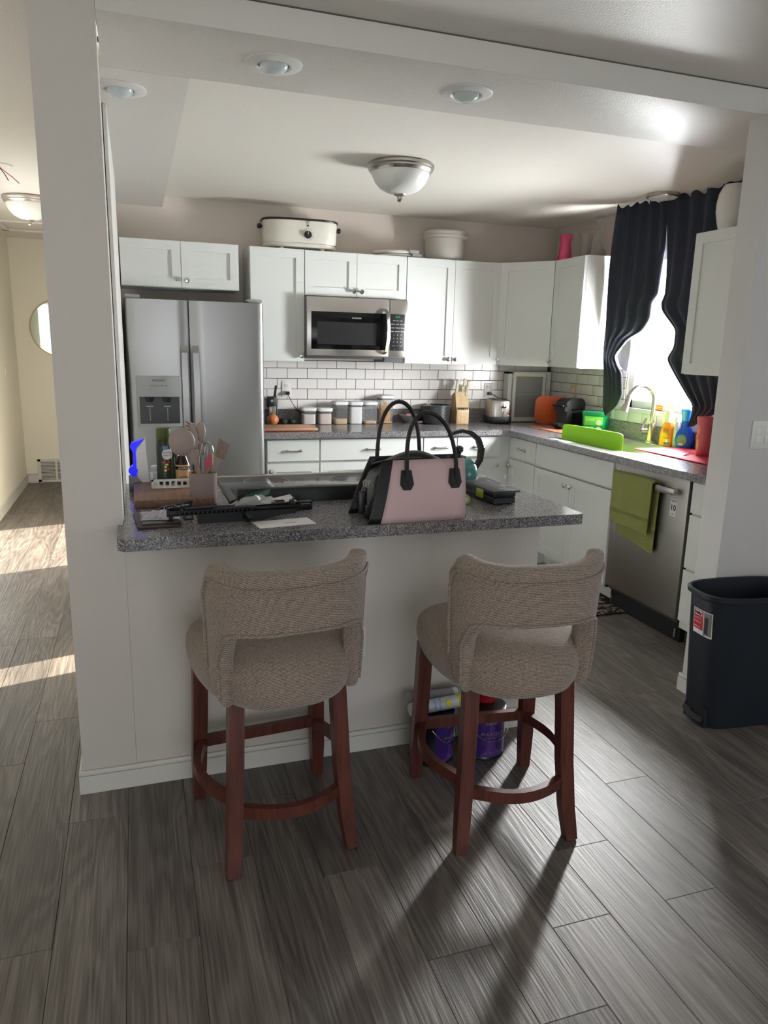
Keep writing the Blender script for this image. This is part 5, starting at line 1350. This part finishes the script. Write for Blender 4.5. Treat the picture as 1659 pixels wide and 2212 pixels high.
t = tube_thing('white sealant tube with blue print and yellow end, front of the two', (1.215, -.135, .1915), 5, (mat('white_tube_card', '#c9ced6', .3), LYEL))
def ontube(s, size, m, par, x, ang, col=None): 
    text(s, size, m, par, (x, -.0246*cos(R(ang)), .024+.0246*sin(R(ang))), tilt=90-ang, spin=90)
for i, s in enumerate(('INTERIOR', 'EXTERIOR', 'PAINTABLE')): ontube(s, .0085, INK if i != 1 else LBLUE, t, -.085+.018*i, 25)
for i, s in enumerate(('CAULK', 'ACRYLIC')): ontube(s, .011, LBLUE, t, -.02+.02*i, 25)
B().lathe([(.013, 0), (.013, .001), (0, .001)], 20, mx=Matrix.Translation((.035, -.0222, .0340)) @ Matrix.Rotation(R(65), 4, 'X')).obj('seal_badge', LYEL, t)
t = tube_thing('grey sealant tube with red print behind the white one', (1.225, -.070, .1915), -2, (mat('grey_tube_card', '#9b9da0', .35), WHITEP))
ontube('SEALANT', .011, RED, t, -.09, 35); ontube('CLEAR', .0085, INKG, t, -.06, 35); ontube('WATERPROOF', .007, INKW, t, -.03, 35)
t = thing('spackle_can', 'small red can on the right paint can', 'can', (1.425, -.10, .1905))
B().lathe([(.036, 0), (.038, .002), (.038, .075), (.036, .078)], 28).obj('can_body', RED, t); B().lathe([(.037, .078), (.037, .088), (0, .088)], 28).obj('lid', WHITEP, t)
B().lathe([(.0385, .02), (.0385, .058)], 28, cap=False).obj('label', mat('darker_red_label', '#8e1a26', .35), t)
# bin
t = thing('trash_bin', 'tall black plastic step bin without lid by the grey wall', 'bin', (2.552, -.185, 0), -6)
b = B()
rings = [sell(.188, .092, .0, 56, 5), sell(.192, .096, .01, 56, 5), sell(.232, .122, .53, 56, 3.4), sell(.240, .128, .545, 56, 3.2), sell(.250, .134, .548, 56, 3.2), sell(.252, .136, .565, 56, 3.2), sell(.246, .130, .570, 56, 3.2), sell(.238, .124, .566, 56, 3.2), sell(.225, .115, .45, 56, 3.4), sell(.185, .09, .012, 56, 5)]
b.loft(rings); b.obj('bin_body', BINB, t)
# pedal recess, pedal and sticker on the rounded narrow end
def binpt(a, z, off=0):
    k = z/.53; hx = .192+.04*k+off; hy = .096+.026*k+off; p = 5-1.6*k; c, s_ = cos(R(a)), sin(R(a))
    return (hx*math.copysign(abs(c)**(2/p), c), hy*math.copysign(abs(s_)**(2/p), s_), z)
def binarc(z, y0, y1, n, off):
    # points round the end between two local y values, continuing along the near side when y1 < -hy
    pts = [binpt(170+.5*i, z, off) for i in range(0, 201)]
    d = [0]
    for a, b_ in zip(pts, pts[1:]): d.append(d[-1]+(Vector(b_)-Vector(a)).length)
    i0 = min(range(201), key=lambda i: abs(pts[i][1]-y0)+(0 if i < 120 else 9))
    L0 = d[i0]; L1 = L0+y1; out = []
    for k in range(n+1):
        L = L0+(L1-L0)*k/n; i = min(range(201), key=lambda i: abs(d[i]-L)); out.append(pts[i])
    return out
def endsticker(y0, w0, w1, z0, z1, m, nm, off, par):
    b = B(); n = 8; rr = []
    for z in (z0, z1):
        L = binarc(z, y0, w1, 40, off); k0 = int(40*w0/w1) if w1 else 0
        rr.append([b.bm.verts.new(L[k0+round((40-k0)*i/n)]) for i in range(n+1)])
    for i in range(n): b.bm.faces.new((rr[0][i], rr[0][i+1], rr[1][i+1], rr[1][i]))
    return b.obj(nm, m, par)
SY = .030
st = endsticker(SY, 0, .105, .385, .490, PAPER, 'product_label', .0012, t)
endsticker(SY, .003, .060, .405, .487, RED, 'label_red', .0018, st); endsticker(SY, .066, .102, .392, .487, mat('label_photo', '#77726f', .4), 'label_photo', .0018, st)
endsticker(SY, .070, .086, .398, .468, mat('label_photo_bin', '#15181e', .4), 'label_photo', .0024, st)
endsticker(SY, .008, .052, .463, .484, INKW, 'label_logo_plate', .0024, st); endsticker(SY, .062, .072, .387, .399, LBLUE, 'label_blue', .0024, st)
x0_ = binpt(180, .47)[0]-.0040
text('Hefty', .0185, INK, st, (x0_, 0, .474), rz=-90, bold=.0006)
for z in (.452, .436, .418): text('TEXTURED 13 GAL', .0048, INKW, st, (x0_+.0012-.0012*(.452-z)/.03, .0, z), rz=-90)
b = B(); b.prism([(-.072, 0), (.060, 0), (.060, .05), (.045, .095), (.0, .118), (-.045, .105), (-.070, .07)], -.1975, -.17, 'x').obj('pedal_recess', TOE, t)
B().tube([(-.202, .050, .040), (-.216, .0, .034), (-.204, -.062, .030)], 1, sq=(.02, .014)).obj('pedal', DGREY, t)
# rug
t = thing('kitchen_rug', 'black and beige floral rug in front of the sink cabinet', 'rug', (2.705, 1.42, 0))
B().box(-.245, -.44, .0, .225, .44, .008, bev=.003).obj('rug_pile', RUG, t)
b = B()
for x0, y0, x1, y1 in ((-.245, -.44, .225, -.43), (-.245, .43, .225, .44), (-.245, -.44, -.235, .44), (.215, -.44, .225, .44)): b.box(x0, y0, .002, x1, y1, .0095)
b.obj('rug_binding', TOE, t)
